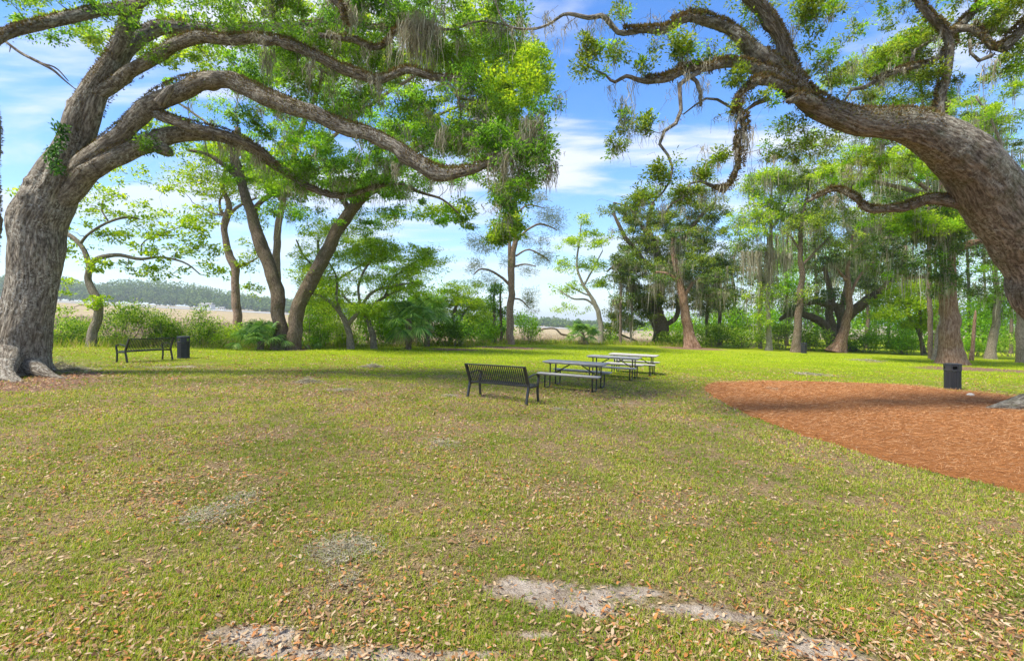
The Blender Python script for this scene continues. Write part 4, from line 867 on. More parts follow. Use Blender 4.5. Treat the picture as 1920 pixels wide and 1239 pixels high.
# small lawn-edge oak behind the great oak
tree('small_oak', 'small crooked tree with sparse yellow-green leaves just right of the great left oak', 24.5,
 [[(170, 652, 23.4), (176, 620, 21.1), (184, 596, 20.3), (186, 570, 18.7), (174, 545, 17.2), (165, 520, 15.6), (170, 490, 16.4)],
  [(168, 500, 14.0), (158, 470, 10.9), (142, 450, 9.4), (125, 438, 8.6), (108, 430, 6.2)],
  [(170, 495, 12.5), (190, 482, 10.1), (225, 478, 7.8), (262, 486, 6.2), (300, 482, 4.7), (345, 492, 3.9), (375, 515, 2.3)],
  [(150, 458, 7.8), (165, 440, 6.2), (200, 418, 5.5), (240, 408, 4.7), (262, 412, 3.1)], [(265, 480, 3.9), (268, 455, 3.1), (300, 440, 2.3), (340, 425, 2.3)],
  [(184, 590, 9.4), (176, 578, 6.2), (160, 572, 3.1)], [(205, 418, 3.9), (190, 392, 3.1), (195, 370, 2.3)]],
 [(150, 400, 60, 30, 0, 2, 14), (200, 375, 70, 30, 0, 2, 20), (250, 400, 60, 30, 0, 2, 18), (180, 440, 50, 22, 0, 1.5, 12), (300, 440, 60, 30, 0, 2, 22), (340, 470, 60, 30, 0, 2, 18), (375, 430, 50, 40, 0, 2, 20), (230, 500, 60, 16, 0, 1.5, 12), (120, 470, 20, 30, 0, 1, 6), (290, 510, 50, 18, 0, 1.5, 8), (395, 510, 30, 18, 0, 1, 7), (200, 570, 20, 22, 0, 1, 7), (110, 530, 20, 30, 0, 1, 5), (100, 570, 20, 20, 0, 1, 4), (45, 380, 40, 40, 2, 2, 8), (280, 340, 50, 30, 0, 2, 12)],
 'grey', 'l_yel', .17, 52, .45, .45, wratio=.55, twig=.012, flare=.3)
# slim trunk beyond the shrubs
tree('tall_thin_tree', 'slim bare-stemmed tree with high yellow-green leaves between the small crooked tree and the forked oak', 33,
 [[(444, 640, 20), (446, 600, 18), (443, 560, 17), (442, 525, 17), (440, 498, 19), (430, 480, 17), (424, 455, 14), (422, 430, 13), (426, 408, 15), (428, 380, 11), (418, 350, 9), (425, 310, 7)],
  [(426, 410, 9), (414, 395, 6), (412, 375, 5), (420, 362, 4)], [(426, 408, 8), (450, 385, 6), (480, 372, 4)], [(428, 404, 5), (400, 400, 4), (370, 385, 3)], [(440, 500, 6), (462, 494, 4), (490, 480, 3)]],
 [(390, 350, 60, 36, 0, 3, 30), (440, 330, 70, 36, 0, 3, 34), (470, 400, 36, 24, 0, 2, 14), (385, 400, 36, 24, 0, 2, 14), (400, 300, 70, 30, 0, 3, 24), (480, 470, 20, 24, 0, 1.5, 7), (465, 500, 24, 14, 0, 1.5, 6), (350, 330, 50, 24, 0, 2, 14), (470, 540, 22, 14, 0, 1.5, 5)],
 'pine', 'l_yel', .19, 60, .6, .5, wratio=.5, flare=.1)
# forked oak
tree('forked_oak', 'v-shaped twin-trunk oak with dark mossy stems at the left lawn edge', 26.8,
 [[(526, 657, 36), (524, 620, 30), (522, 590, 28), (523, 560, 28), (514, 520, 27), (498, 480, 25), (482, 440, 23), (470, 400, 21), (458, 360, 19), (448, 320, 20), (440, 280, 16), (446, 240, 12)],
  [(548, 657, 36), (552, 620, 30), (556, 590, 28), (568, 560, 28), (588, 520, 28), (608, 480, 27), (628, 440, 26), (652, 400, 24), (680, 370, 21), (705, 345, 20), (735, 320, 15), (770, 290, 12), (800, 270, 9)],
  [(690, 362, 14), (720, 352, 12), (755, 348, 9), (790, 362, 6), (830, 375, 4), (860, 400, 3)], [(640, 425, 14), (655, 400, 12), (640, 372, 12), (620, 340, 10), (610, 300, 8)],
  [(470, 400, 12), (500, 370, 10), (530, 360, 8), (570, 352, 6)], [(455, 340, 12), (420, 310, 9), (390, 290, 7), (350, 280, 5)]],
 [(480, 300, 110, 50, 0, 3, 60), (600, 260, 110, 50, 0, 3, 70), (720, 280, 110, 46, 0, 3, 64), (600, 350, 110, 30, -1, 3, 60), (520, 350, 60, 26, -1, 2, 26), (700, 345, 70, 26, -1, 2, 40), (780, 340, 60, 40, 0, 2, 30), (560, 200, 130, 44, 0, 3, 50), (700, 200, 130, 44, 0, 3, 50), (400, 260, 70, 36, 0, 2, 24), (560, 400, 50, 22, 0, 2, 14), (720, 400, 50, 22, 0, 2, 10), (840, 400, 40, 30, 0, 1.5, 8), (420, 190, 110, 40, 0, 3, 26), (550, 120, 170, 40, 0, 3, 40), (640, 420, 60, 30, 1, 2, 16), (860, 300, 50, 50, 0, 2, 20)],
 'dark', 'l_mid', .15, 135, .55, .45, twig=.014, flare=.35, moss=200, mossL=.9, mossW=.03, mossper=9, moss_bias=lambda p, r: np.where(p[:, 2] > 7, 1.0, .1), rough=.12)
# tall yellow-green tree behind
tree('sweetgum', 'tall bright yellow-green tree rising behind the forked oak and spreading right', 34,
 [[(520, 650, 18), (520, 560, 17), (518, 470, 15), (522, 420, 14), (540, 340, 12), (560, 260, 11), (600, 160, 9), (640, 80, 7)], [(540, 345, 9), (620, 260, 8), (720, 180, 7), (820, 120, 6), (900, 90, 4)], [(640, 250, 7), (760, 240, 6), (860, 200, 5), (950, 180, 4)], [(530, 380, 7), (470, 300, 6), (400, 240, 5), (330, 190, 4)], [(560, 260, 6), (480, 170, 5), (420, 100, 4)]],
 [(960, 170, 66, 80, -2, 3, 110), (965, 260, 60, 64, 0, 3, 70), (1000, 130, 30, 60, -2, 2, 26), (900, 90, 90, 50, 0, 3, 70), (985, 110, 40, 40, 0, 2, 26), (780, 150, 110, 60, 0, 3, 60), (640, 110, 130, 60, 0, 3, 60), (780, 250, 90, 40, 0, 3, 40), (860, 230, 60, 60, 0, 3, 40), (450, 110, 130, 50, 0, 3, 40), (330, 80, 90, 40, 0, 3, 26), (180, 70, 70, 24, 0, 2, 16), (100, 30, 60, 30, 0, 2, 14), (430, 300, 60, 40, 0, 3, 24), (330, 250, 50, 40, 0, 2, 12), (560, 300, 110, 60, 0, 3, 40), (950, 350, 50, 40, 0, 3, 36), (945, 420, 34, 50, 0, 2, 40), (880, 400, 30, 30, 0, 2, 8), (700, 60, 150, 50, 0, 3, 40), (900, 20, 90, 30, 0, 3, 30), (800, 400, 60, 20, 0, 2, 10), (560, 20, 160, 40, 0, 3, 34), (300, 20, 160, 30, 0, 3, 26)],
 'pine', 'l_yel', .24, 130, .7, .5, wratio=.5, flare=.1)
# feathery mimosa-like trees
for (lb, d, limbs, blobs) in [
 ('low spreading feathery tree with three pale stems left of the palm', 28.5,
  [[(658, 653, 15), (655, 630, 13), (648, 605, 11), (640, 590, 9), (622, 570, 7), (600, 556, 5), (575, 548, 4)], [(652, 608, 9), (668, 590, 8), (680, 570, 7), (700, 548, 6), (735, 536, 5), (775, 530, 3)], [(676, 576, 6), (672, 540, 5), (682, 510, 5), (694, 490, 4)], [(640, 590, 6), (632, 560, 5), (630, 520, 4), (610, 480, 3)]],
  [(600, 520, 50, 24, 0, 2, 26), (650, 480, 70, 20, 0, 2, 34), (720, 460, 70, 18, 0, 2, 32), (700, 520, 60, 16, 0, 2, 24), (620, 560, 50, 20, 0, 2, 18), (780, 500, 50, 16, 0, 2, 24), (750, 480, 60, 16, 0, 2, 24), (580, 590, 36, 30, 1, 2, 18), (640, 430, 50, 16, 0, 2, 12), (790, 470, 36, 14, 0, 2, 10), (700, 575, 50, 12, -1, 1.5, 14)]),
 ('low spreading feathery tree with a leaning pale stem close beside the palm', 29.5,
  [[(702, 651, 13), (698, 630, 11), (692, 606, 10), (684, 588, 8), (700, 570, 6), (730, 552, 5), (760, 540, 4)], [(688, 594, 6), (660, 570, 5), (640, 552, 4)], [(720, 558, 5), (740, 520, 4), (780, 490, 3)]],
  [(740, 540, 60, 16, 0, 2, 24), (690, 590, 40, 16, 0, 1.5, 14), (810, 490, 36, 18, 0, 2, 14), (780, 545, 40, 14, 0, 2, 14), (680, 445, 60, 18, 1, 2, 16), (730, 580, 30, 12, -1, 1, 8)]),
 ('rounded bright green small tree with two thin pale stems just right of the palm', 36,
  [[(843, 628, 8), (848, 605, 7), (852, 585, 6), (860, 560, 5)], [(854, 628, 6), (862, 600, 5), (875, 580, 4), (890, 565, 3)]],
  [(850, 570, 46, 24, 0, 2, 44), (880, 560, 40, 22, 0, 2, 30), (830, 550, 40, 18, 0, 2, 24), (870, 540, 30, 14, 0, 2, 14), (885, 590, 30, 16, 0, 2, 14)])]:
    tree('mimosa_tree', lb, d, limbs, blobs, 'grey', 'l_light', .15, 110, .72, .34, wratio=.36, flare=.2, twig=.012, cat='tree')
tree('slender_tree', 'airy fresh green tree filling the space between the forked oak and the palm', 36,
 [[(612, 650, 11), (610, 600, 9), (604, 550, 8), (600, 500, 7), (596, 450, 5)], [(604, 550, 6), (640, 520, 4), (690, 490, 3)], [(601, 510, 5), (570, 480, 4), (556, 450, 3)]],
 [(600, 440, 50, 34, 0, 2.5, 40), (660, 470, 60, 30, 0, 2.5, 44), (570, 500, 36, 36, 0, 2, 26), (720, 500, 60, 26, 0, 2.5, 40), (640, 540, 60, 24, 0, 2.5, 34), (780, 520, 44, 20, 0, 2, 24), (690, 420, 60, 22, 0, 2.5, 22), (800, 560, 30, 22, 0, 2, 20)],
 'grey', 'l_light', .16, 85, .62, .55, flare=.1, leaf2='l_mid')
# pine
tree('tall_pine', 'tall twin-stemmed pine with airy tufted branches standing alone at the centre of the lawn edge', 41,
 [[(957, 645, 14), (957, 600, 13), (958, 560, 13), (959, 520, 12), (962, 480, 11), (966, 440, 9), (968, 410, 7), (966, 380, 5), (975, 350, 3)], [(959, 540, 8), (956, 510, 8), (955, 480, 7), (956, 440, 5), (952, 410, 4)],
  [(957, 535, 6), (940, 520, 5), (920, 508, 4), (900, 505, 3), (888, 515, 2)], [(966, 450, 5), (990, 430, 4), (1010, 420, 4), (1030, 425, 3), (1045, 432, 2)], [(967, 480, 4), (990, 468, 3), (1015, 478, 3), (1030, 490, 2)], [(964, 500, 4), (985, 495, 3), (1005, 500, 2)], [(958, 560, 4), (975, 562, 3), (992, 578, 2)], [(966, 430, 4), (940, 420, 3), (915, 425, 2)], [(968, 400, 4), (990, 385, 3), (1020, 390, 2)]],
 [(905, 465, 28, 22, 0, 1.6, 17), (925, 450, 30, 8, 0, 1.5, 9), (890, 500, 14, 14, 0, 1, 7), (1020, 405, 34, 10, 0, 1.6, 15), (1040, 425, 20, 10, 0, 1, 8), (1000, 450, 30, 8, 0, 1.5, 10), (1015, 485, 24, 12, 0, 1.5, 12), (990, 505, 22, 7, 0, 1, 7), (985, 560, 18, 14, 0, 1, 7), (1000, 380, 36, 10, 0, 2, 12), (960, 360, 30, 14, 0, 2, 8), (950, 490, 14, 12, 0, 1, 4), (915, 530, 30, 14, 0, 1.5, 12), (995, 580, 6, 8, 0, .6, 3)],
 'pine', 'l_pine', .28, 105, .75, .9, wratio=.10, flare=.3, spiky=True, twig=.012)
# dark small trees beside the pine
for lb, u0, uc, vc in [('thin dark-stemmed small evergreen just left of the tall pine, the left stem of two', 928, 905, 580), ('thin dark-stemmed small evergreen touching the tall pine trunk on its left', 940, 935, 575)]:
    tree('young_evergreen', lb, 43, [[(u0, 640, 6), (u0 - 1, 600, 5), (u0 - 2, 560, 4), (u0, 530, 3)]],
         [(uc, vc, 22, 26, 0, 1.6, 22), (u0, 540, 14, 14, 0, 1.2, 7), (uc - 5, 610, 18, 14, 0, 1.2, 9)], 'dark', 'l_oak', .2, 70, .6, .6, flare=0)
# light tree right of the pine
tree('young_ash', 'young light green tree with a thin stem curving left, right of the tall pine', 50,
 [[(1128, 645, 11), (1126, 620, 10), (1122, 590, 9), (1115, 570, 8), (1105, 552, 6), (1092, 530, 5), (1082, 500, 4), (1085, 460, 3), (1090, 420, 2)], [(1118, 575, 5), (1100, 562, 4), (1075, 560, 3), (1050, 545, 2)], [(1108, 555, 4), (1090, 548, 3), (1060, 530, 2)], [(1095, 535, 4), (1115, 500, 3), (1130, 470, 2)]],
 [(1070, 500, 36, 22, 0, 2, 26), (1110, 500, 32, 20, 0, 2, 26), (1095, 450, 32, 26, 0, 2, 30), (1060, 455, 22, 16, 0, 2, 12), (1120, 535, 26, 14, 0, 2, 18), (1060, 540, 30, 18, 0, 2, 18), (1098, 415, 16, 12, 0, 1.5, 10), (1130, 455, 18, 20, 0, 2, 12), (1048, 575, 20, 10, 0, 1.5, 5), (1085, 580, 20, 8, 0, 1.5, 4)],
 'white', 'l_light', .22, 60, .65, .6, flare=.2, twig=.014)
# big dark mossy oak behind and leaning cedar in front of it
tree('mossy_oak', 'broad dark oak hung with grey moss behind the leaning red cedar', 52,
 [[(1240, 643, 34), (1238, 620, 30), (1232, 596, 30), (1230, 570, 26), (1236, 540, 22), (1240, 500, 18), (1225, 460, 14), (1215, 420, 10), (1225, 380, 7)], [(1235, 605, 14), (1252, 606, 10), (1268, 594, 9), (1272, 575, 8), (1270, 555, 7)], [(1238, 520, 14), (1200, 480, 10), (1170, 440, 8), (1150, 400, 5)], [(1240, 500, 12), (1280, 450, 10), (1310, 410, 7), (1340, 380, 5)], [(1222, 450, 8), (1200, 420, 6), (1180, 390, 4), (1150, 380, 3)], [(1165, 502, 5), (1150, 500, 4), (1138, 510, 3)]],
 [(1180, 395, 50, 14, 0, 3, 30), (1230, 420, 60, 30, 0, 4, 60), (1300, 400, 60, 30, 0, 4, 60), (1200, 450, 60, 30, 0, 4, 60), (1270, 460, 70, 34, 0, 4, 80), (1330, 450, 50, 34, 0, 4, 50), (1250, 500, 80, 30, -1, 4, 90), (1180, 500, 34, 24, 0, 3, 34), (1320, 510, 60, 30, 0, 4, 66), (1190, 560, 40, 30, 0, 3, 50), (1250, 555, 60, 26, 0, 3, 60), (1330, 560, 50, 26, 0, 3, 40), (1160, 590, 26, 24, 0, 3, 20), (1220, 370, 40, 18, 0, 3, 24), (1290, 360, 50, 18, 0, 3, 26), (1340, 390, 26, 18, 0, 3, 12), (1160, 610, 40, 14, 0, 3, 14), (1205, 595, 30, 16, 0, 3, 14)],
 'dark', 'l_olive', .24, 115, .8, .55, twig=.02, moss=420, mossL=1.0, mossW=.035, mossper=11, msp=.25, leaf2='l_cedar')
tree('red_cedar', 'leaning red-barked cedar draped with grey moss right of the dark broad oak', 45.5,
 [[(1297, 653, 24), (1293, 630, 19), (1288, 600, 18), (1282, 570, 16), (1277, 540, 15), (1270, 505, 13), (1262, 470, 9), (1262, 430, 6)], [(1280, 560, 8), (1300, 530, 6), (1330, 520, 4)], [(1275, 530, 8), (1255, 515, 6), (1230, 510, 4)]],
 [(1270, 500, 40, 20, 0, 2.5, 34), (1320, 520, 40, 18, 0, 2.5, 34), (1340, 550, 40, 16, 0, 2, 26), (1270, 450, 30, 24, 0, 2, 20), (1230, 530, 30, 14, 0, 2, 14)],
 'cedar', 'l_cedar', .22, 70, .7, .4, moss=220, mossL=1.4, mossW=.036, mossper=12, msp=.2, flare=.5, flare_h=.9)
# thin stems in front of the wood
for lb, u0, b0, t0, w, bk_ in [('slender dark stem behind the shrubs, first right of the leaning red cedar', 1326, 640, 560, 7, 'dark'), ('slender dark stem behind the shrubs, second right of the leaning red cedar', 1350, 645, 555, 8, 'dark'), ('thin grey stem in the shade left of the pale barked tree', 1426, 655, 540, 9, 'grey'),
                           ('thin stem left of the dark broad oak under the trees', 1164, 645, 545, 6, 'dark'), ('very thin young stem between the pale barked tree and the dark straight trunk', 1184, 642, 570, 5, 'grey')]:
    if 'very thin' in lb: lb = 'very thin young stem just left of the dark broad oak trunk'
    tree('thin_tree', lb, gd(u0, max(b0, 648)) + 2, [[(u0, b0 + 5, w), (u0 - 1, (b0 + t0) / 2, w * .9), (u0 + 1, t0, w * .7), (u0 - 2, t0 - 50, w * .4)]],
         [(u0, t0 - 20, 26, 22, 0, 2, 22), (u0 + 6, t0 - 60, 28, 24, 0, 2, 18), (u0 - 4, t0 + 20, 24, 12, 0, 2, 8)], bk_, 'l_cedar', .24, 62, .75, .5, flare=.1, moss=60, mossL=1.2, mossW=.05, mossper=9, msp=.2)
# pale tree with bright crown
tree('pale_barked_tree', 'tall bright green tree with a pale straight trunk and heavy grey moss curtains', 44.5,
 [[(1442, 660, 13), (1442, 640, 11), (1441, 600, 10), (1440, 560, 9), (1444, 500, 8), (1446, 440, 7), (1444, 390, 5), (1448, 340, 3)], [(1445, 450, 5), (1420, 400, 4), (1410, 370, 3)], [(1446, 430, 5), (1470, 390, 4), (1490, 350, 3)]],
 [(1430, 350, 34, 30, 0, 3, 44), (1410, 400, 34, 30, 0, 3, 40), (1460, 380, 40, 30, 0, 3, 40), (1410, 450, 30, 30, 0, 3, 24), (1490, 340, 40, 34, 1, 3, 34), (1450, 330, 16, 16, 0, 2, 10), (1500, 400, 40, 34, 2, 3, 30), (1440, 560, 36, 26, 0, 3, 20), (1415, 600, 26, 16, 0, 2, 10)],
 'white', 'l_light', .24, 80, .8, .6, leaf2='l_mid', moss=220, mossL=1.2, mossW=.034, mossper=11, msp=.35, long_moss=[(1425, 470, 40, 90, 46, -1), (1450, 440, 30, 60, 14, -1), (1410, 500, 30, 50, 10, -1), (1470, 480, 40, 50, 12, -1), (1440, 400, 14, 70, 10, -1.4)])
tree('straight_dark_tree', 'straight dark trunk with a mossy crown beside the distant litter bin', 42.5,
 [[(1493, 662, 20), (1494, 635, 17), (1496, 600, 15), (1500, 560, 14), (1504, 520, 12), (1500, 480, 10), (1502, 430, 8), (1510, 380, 5), (1520, 330, 4)], [(1502, 500, 6), (1530, 470, 5), (1560, 440, 4)], [(1500, 470, 5), (1480, 440, 4), (1460, 430, 3)]],
 [(1520, 330, 60, 34, 0, 3, 50), (1480, 430, 40, 24, 0, 3, 20), (1540, 400, 50, 34, 0, 3, 50), (1510, 280, 60, 26, 0, 3, 30), (1580, 350, 60, 34, 0, 3, 44), (1500, 560, 30, 16, 0, 2, 8), (1560, 450, 40, 24, 0, 3, 20)],
 'dark', 'l_olive', .22, 80, .75, .55, moss=200, mossL=1.2, mossW=.034, mossper=10, msp=.3, leaf2='l_light', flare=.3)
# old leaning pair
tree('spreading_oak', 'old dark oak with a limb arching low to the left behind the leaning cedar', 49,
 [[(1582, 655, 34), (1576, 635, 30), (1580, 612, 26), (1592, 590, 22), (1612, 572, 20), (1640, 552, 17), (1668, 530, 14), (1690, 500, 10), (1700, 460, 7)], [(1562, 652, 26), (1556, 625, 22), (1545, 608, 16), (1520, 594, 14), (1496, 588, 12), (1478, 590, 10), (1462, 600, 6)], [(1578, 625, 22), (1578, 600, 22), (1568, 578, 18), (1550, 570, 13), (1530, 566, 9), (1510, 570, 6)], [(1575, 590, 14), (1585, 550, 10), (1590, 500, 7), (1610, 450, 5)], [(1562, 630, 20), (1556, 590, 16), (1558, 550, 13), (1545, 500, 9)]],
 [(1540, 560, 50, 14, 0, 3, 34), (1500, 580, 40, 8, 0, 2, 16), (1600, 520, 70, 30, 0, 4, 46), (1660, 500, 60, 30, 0, 4, 40), (1560, 500, 60, 26, 0, 4, 30), (1620, 440, 80, 34, 0, 4, 50), (1560, 420, 50, 30, 0, 4, 24)],
 'dark', 'l_cedar', .24, 62, .85, .5, moss=260, mossL=1.2, mossW=.035, mossper=10, msp=.3, twig=.02)
tree('red_cedar', 'leaning orange-brown cedar trunk in front of the old dark oak with the low arching limb', 45,
 [[(1567, 658, 30), (1576, 638, 21), (1585, 610, 18), (1592, 580, 15), (1592, 550, 13), (1588, 520, 10), (1592, 480, 7), (1600, 440, 5)], [(1592, 560, 7), (1610, 520, 5), (1640, 490, 4)], [(1590, 530, 6), (1565, 500, 5), (1545, 480, 3)]],
 [(1600, 470, 60, 30, 0, 3, 26), (1560, 490, 40, 20, 0, 2, 14), (1630, 430, 50, 34, 0, 3, 24)],
 'cedar', 'l_cedar', .22, 55, .7, .5, moss=120, mossL=1.2, mossW=.045, mossper=8, flare=.6, flare_h=1.0, msp=.2)
# yellow understory trees
for lb, d, tr, bl in [
 ('bright yellow-green understory tree in the gap left of the great cedar', 44, [[(1729, 655, 6), (1727, 620, 6), (1725, 580, 5), (1722, 545, 4)], [(1725, 590, 4), (1700, 570, 3), (1680, 560, 2)]], [(1690, 570, 50, 22, 0, 3, 50), (1730, 580, 36, 24, 0, 3, 34), (1700, 610, 40, 12, 0, 2, 16), (1650, 590, 30, 16, 0, 2, 16), (1710, 540, 40, 12, 0, 2, 16)]),
 ('dark forking understory stem with light leaves behind the yellow-green one', 47, [[(1735, 650, 9), (1722, 620, 8), (1708, 600, 8), (1700, 580, 7), (1704, 560, 5), (1710, 540, 4)], [(1700, 585, 4), (1685, 565, 3), (1680, 545, 2)]], [(1700, 540, 40, 20, 0, 3, 20), (1670, 560, 30, 14, 0, 2, 10)])]:
    tree('understory_tree', lb, d, tr, bl, 'dark', 'l_yel', .24, 80, .75, .5, flare=.1)
# the great cedar
tree('great_cedar', 'massive pale fluted cedar trunk behind the litter bin on the right lawn', 31.5,
 [[(1785, 688, 62), (1784, 668, 54), (1783, 640, 47), (1781, 600, 41), (1779, 560, 39), (1776, 520, 37), (1774, 470, 34), (1772, 420, 34), (1770, 360, 24), (1772, 300, 16), (1768, 230, 8)], [(1775, 480, 20), (1810, 460, 15), (1850, 450, 10), (1890, 440, 7)], [(1772, 450, 18), (1730, 430, 12), (1690, 425, 8), (1650, 430, 5)], [(1775, 530, 12), (1740, 520, 9), (1700, 520, 6)], [(1772, 380, 12), (1720, 340, 9), (1680, 320, 6)], [(1772, 360, 12), (1830, 300, 9), (1870, 270, 6)]],
 [(1720, 430, 60, 24, 0, 3, 44), (1660, 460, 50, 24, 0, 3, 30), (1790, 450, 50, 30, -1.5, 2, 36), (1700, 500, 60, 22, 0, 3, 36), (1780, 530, 40, 18, -1.5, 1.5, 16), (1850, 470, 40, 30, 0, 3, 30), (1700, 370, 60, 30, 0, 3, 30), (1800, 340, 60, 30, 0, 3, 24), (1770, 400, 40, 24, -1.5, 1.5, 20), (1850, 420, 50, 24, 0, 3, 24), (1690, 270, 70, 50, 0, 3, 30), (1870, 240, 50, 60, 0, 3, 34), (1850, 540, 30, 24, 0, 3, 14)],
 'cedar', 'l_cedar', .17, 100, .6, .5, rough=.25, flare=.32, flare_h=.7, limb_sides=24, moss=200, mossL=1.2, mossW=.035, mossper=10, msp=.2, leaf2='l_mid', twig=.016)
tree('live_oak', 'bright green oak crown filling the space under the arching limb left of the great cedar', 30,
 [[(1970, 690, 40), (1960, 600, 34), (1940, 500, 28), (1880, 420, 20), (1800, 380, 14), (1720, 360, 10), (1640, 340, 7)], [(1800, 380, 10), (1760, 420, 8), (1700, 440, 6)], [(1900, 440, 12), (1890, 350, 9), (1870, 250, 7), (1830, 180, 5)]],
 [(1640, 320, 50, 30, 0, 3, 34), (1570, 310, 46, 26, 0, 3, 26), (1700, 330, 50, 26, 0, 3, 36), (1740, 420, 50, 24, -1, 2, 44), (1800, 420, 30, 24, -1, 2, 20), (1660, 400, 50, 26, 0, 3, 24), (1880, 330, 40, 34, 0, 3, 24), (1900, 220, 40, 40, 0, 3, 26), (1850, 180, 40, 26, 0, 3, 20), (1640, 110, 40, 24, 0, 2, 20), (1700, 100, 50, 24, 0, 3, 30), (1560, 150, 30, 24, 0, 2, 12), (1600, 240, 40, 20, 0, 2, 8), (1680, 190, 40, 20, 0, 2, 12), (1900, 120, 30, 20, 0, 2, 8), (1820, 220, 20, 30, 0, 2, 8)],
 'grey', 'l_light', .16, 130, .55, .55, leaf2='l_mid', moss=300, mossL=1.0, mossW=.03, mossper=10, msp=.15)
# snag and back trunks
tree('snag', 'thin reddish leaning dead snag just right of the great cedar', 37,
 [[(1821, 676, 11), (1823, 650, 9), (1826, 620, 8), (1828, 596, 7), (1829, 582, 3)]], [], 'cedar', 'l_cedar', flare=.2)
tree('back_trunk_tree', 'grey-brown trunk leaning left behind and right of the reddish snag', 41,
 [[(1856, 680, 26), (1860, 650, 20), (1864, 620, 19), (1868, 590, 17), (1870, 550, 14), (1866, 500, 10), (1870, 440, 7)], [(1868, 580, 7), (1890, 550, 5), (1915, 530, 4)]],
 [(1870, 560, 50, 24, 0, 3, 40), (1900, 500, 50, 30, 0, 3, 34), (1840, 510, 40, 24, 0, 3, 24), (1900, 590, 30, 16, 0, 3, 12)], 'grey', 'l_mid', .22, 70, .75, .5, leaf2='l_cedar', flare=.4)
tree('back_trunk_tree', 'pale grey trunk cut by the right edge of the view below the arching oak', 36,
 [[(1921, 684, 32), (1918, 640, 26), (1916, 600, 25), (1916, 540, 22), (1930, 460, 16)]], [(1930, 520, 40, 30, 0, 3, 20)], 'grey', 'l_mid', .2, 60, .7, .5, flare=.3)
tree('leaning_stem_tree', 'slim grey stem leaning right against the left side of the great cedar', 36,
 [[(1752, 668, 12), (1756, 645, 10), (1760, 620, 9), (1764, 600, 8), (1768, 560, 6)]], [(1765, 555, 24, 16, 0, 2, 12)], 'grey', 'l_cedar', .2, 60, .6, .5, flare=.3)

# ------------------------------------------------------------------ wood behind on the right: trunks one can tell apart plus the mass beyond
for k, (u0, d, w, top, lf) in enumerate([(1375, 64, 8, 470, 'l_cedar'), (1475, 60, 9, 430, 'l_mid'), (1530, 66, 8, 380, 'l_cedar'), (1625, 58, 9, 400, 'l_olive'), (1665, 64, 8, 350, 'l_cedar'), (1700, 70, 8, 300, 'l_light'), (1755, 60, 9, 330, 'l_cedar'), (1815, 62, 9, 300, 'l_cedar'), (1845, 70, 7, 260, 'l_mid'), (1895, 56, 9, 280, 'l_cedar'), (1640, 82, 8, 240, 'l_cedar'), (1780, 84, 8, 180, 'l_cedar')]):
    sh = 30 if d < 62 else 40
    tree('woodland_tree', ['shaded woodland tree crowded behind the right lawn edge'][0], d, [[(u0, 640, w), (u0 + 2, 560, w * .8), (u0 - 2, (560 + top) / 2, w * .6), (u0 + 3, top, w * .35)]],
         [(u0, top + 30, sh + 14, 40, 0, 4, 50), (u0 - 12, top + 90, sh + 10, 34, 0, 4, 34), (u0 + 14, top + 130, sh, 30, 0, 3, 20), (u0, 540, sh, 20, 0, 3, 10)],
         'dark', lf, .30, 62, 1.0, .6, group='woodland trees crowded behind the right lawn edge', moss=90, mossL=2, mossW=.07, mossper=9, msp=.4, flare=.1)
tree('tall_cedar', 'tall dark conifer top showing between the upper limbs of the right oak', 38,
 [[(1745, 660, 12), (1742, 500, 10), (1738, 300, 8), (1725, 150, 5), (1712, 60, 2)]],
 [(1712, 75, 16, 24, 0, 1.2, 16), (1690, 85, 16, 10, 0, 1, 7), (1730, 120, 40, 30, 0, 2, 34), (1745, 190, 60, 34, 0, 2, 40), (1780, 230, 60, 40, 0, 2, 40), (1700, 260, 60, 24, 0, 2, 24)], 'dark', 'l_cedar', .2, 80, .6, .4, moss=60, mossL=1, mossW=.04, mossper=8, flare=.1)

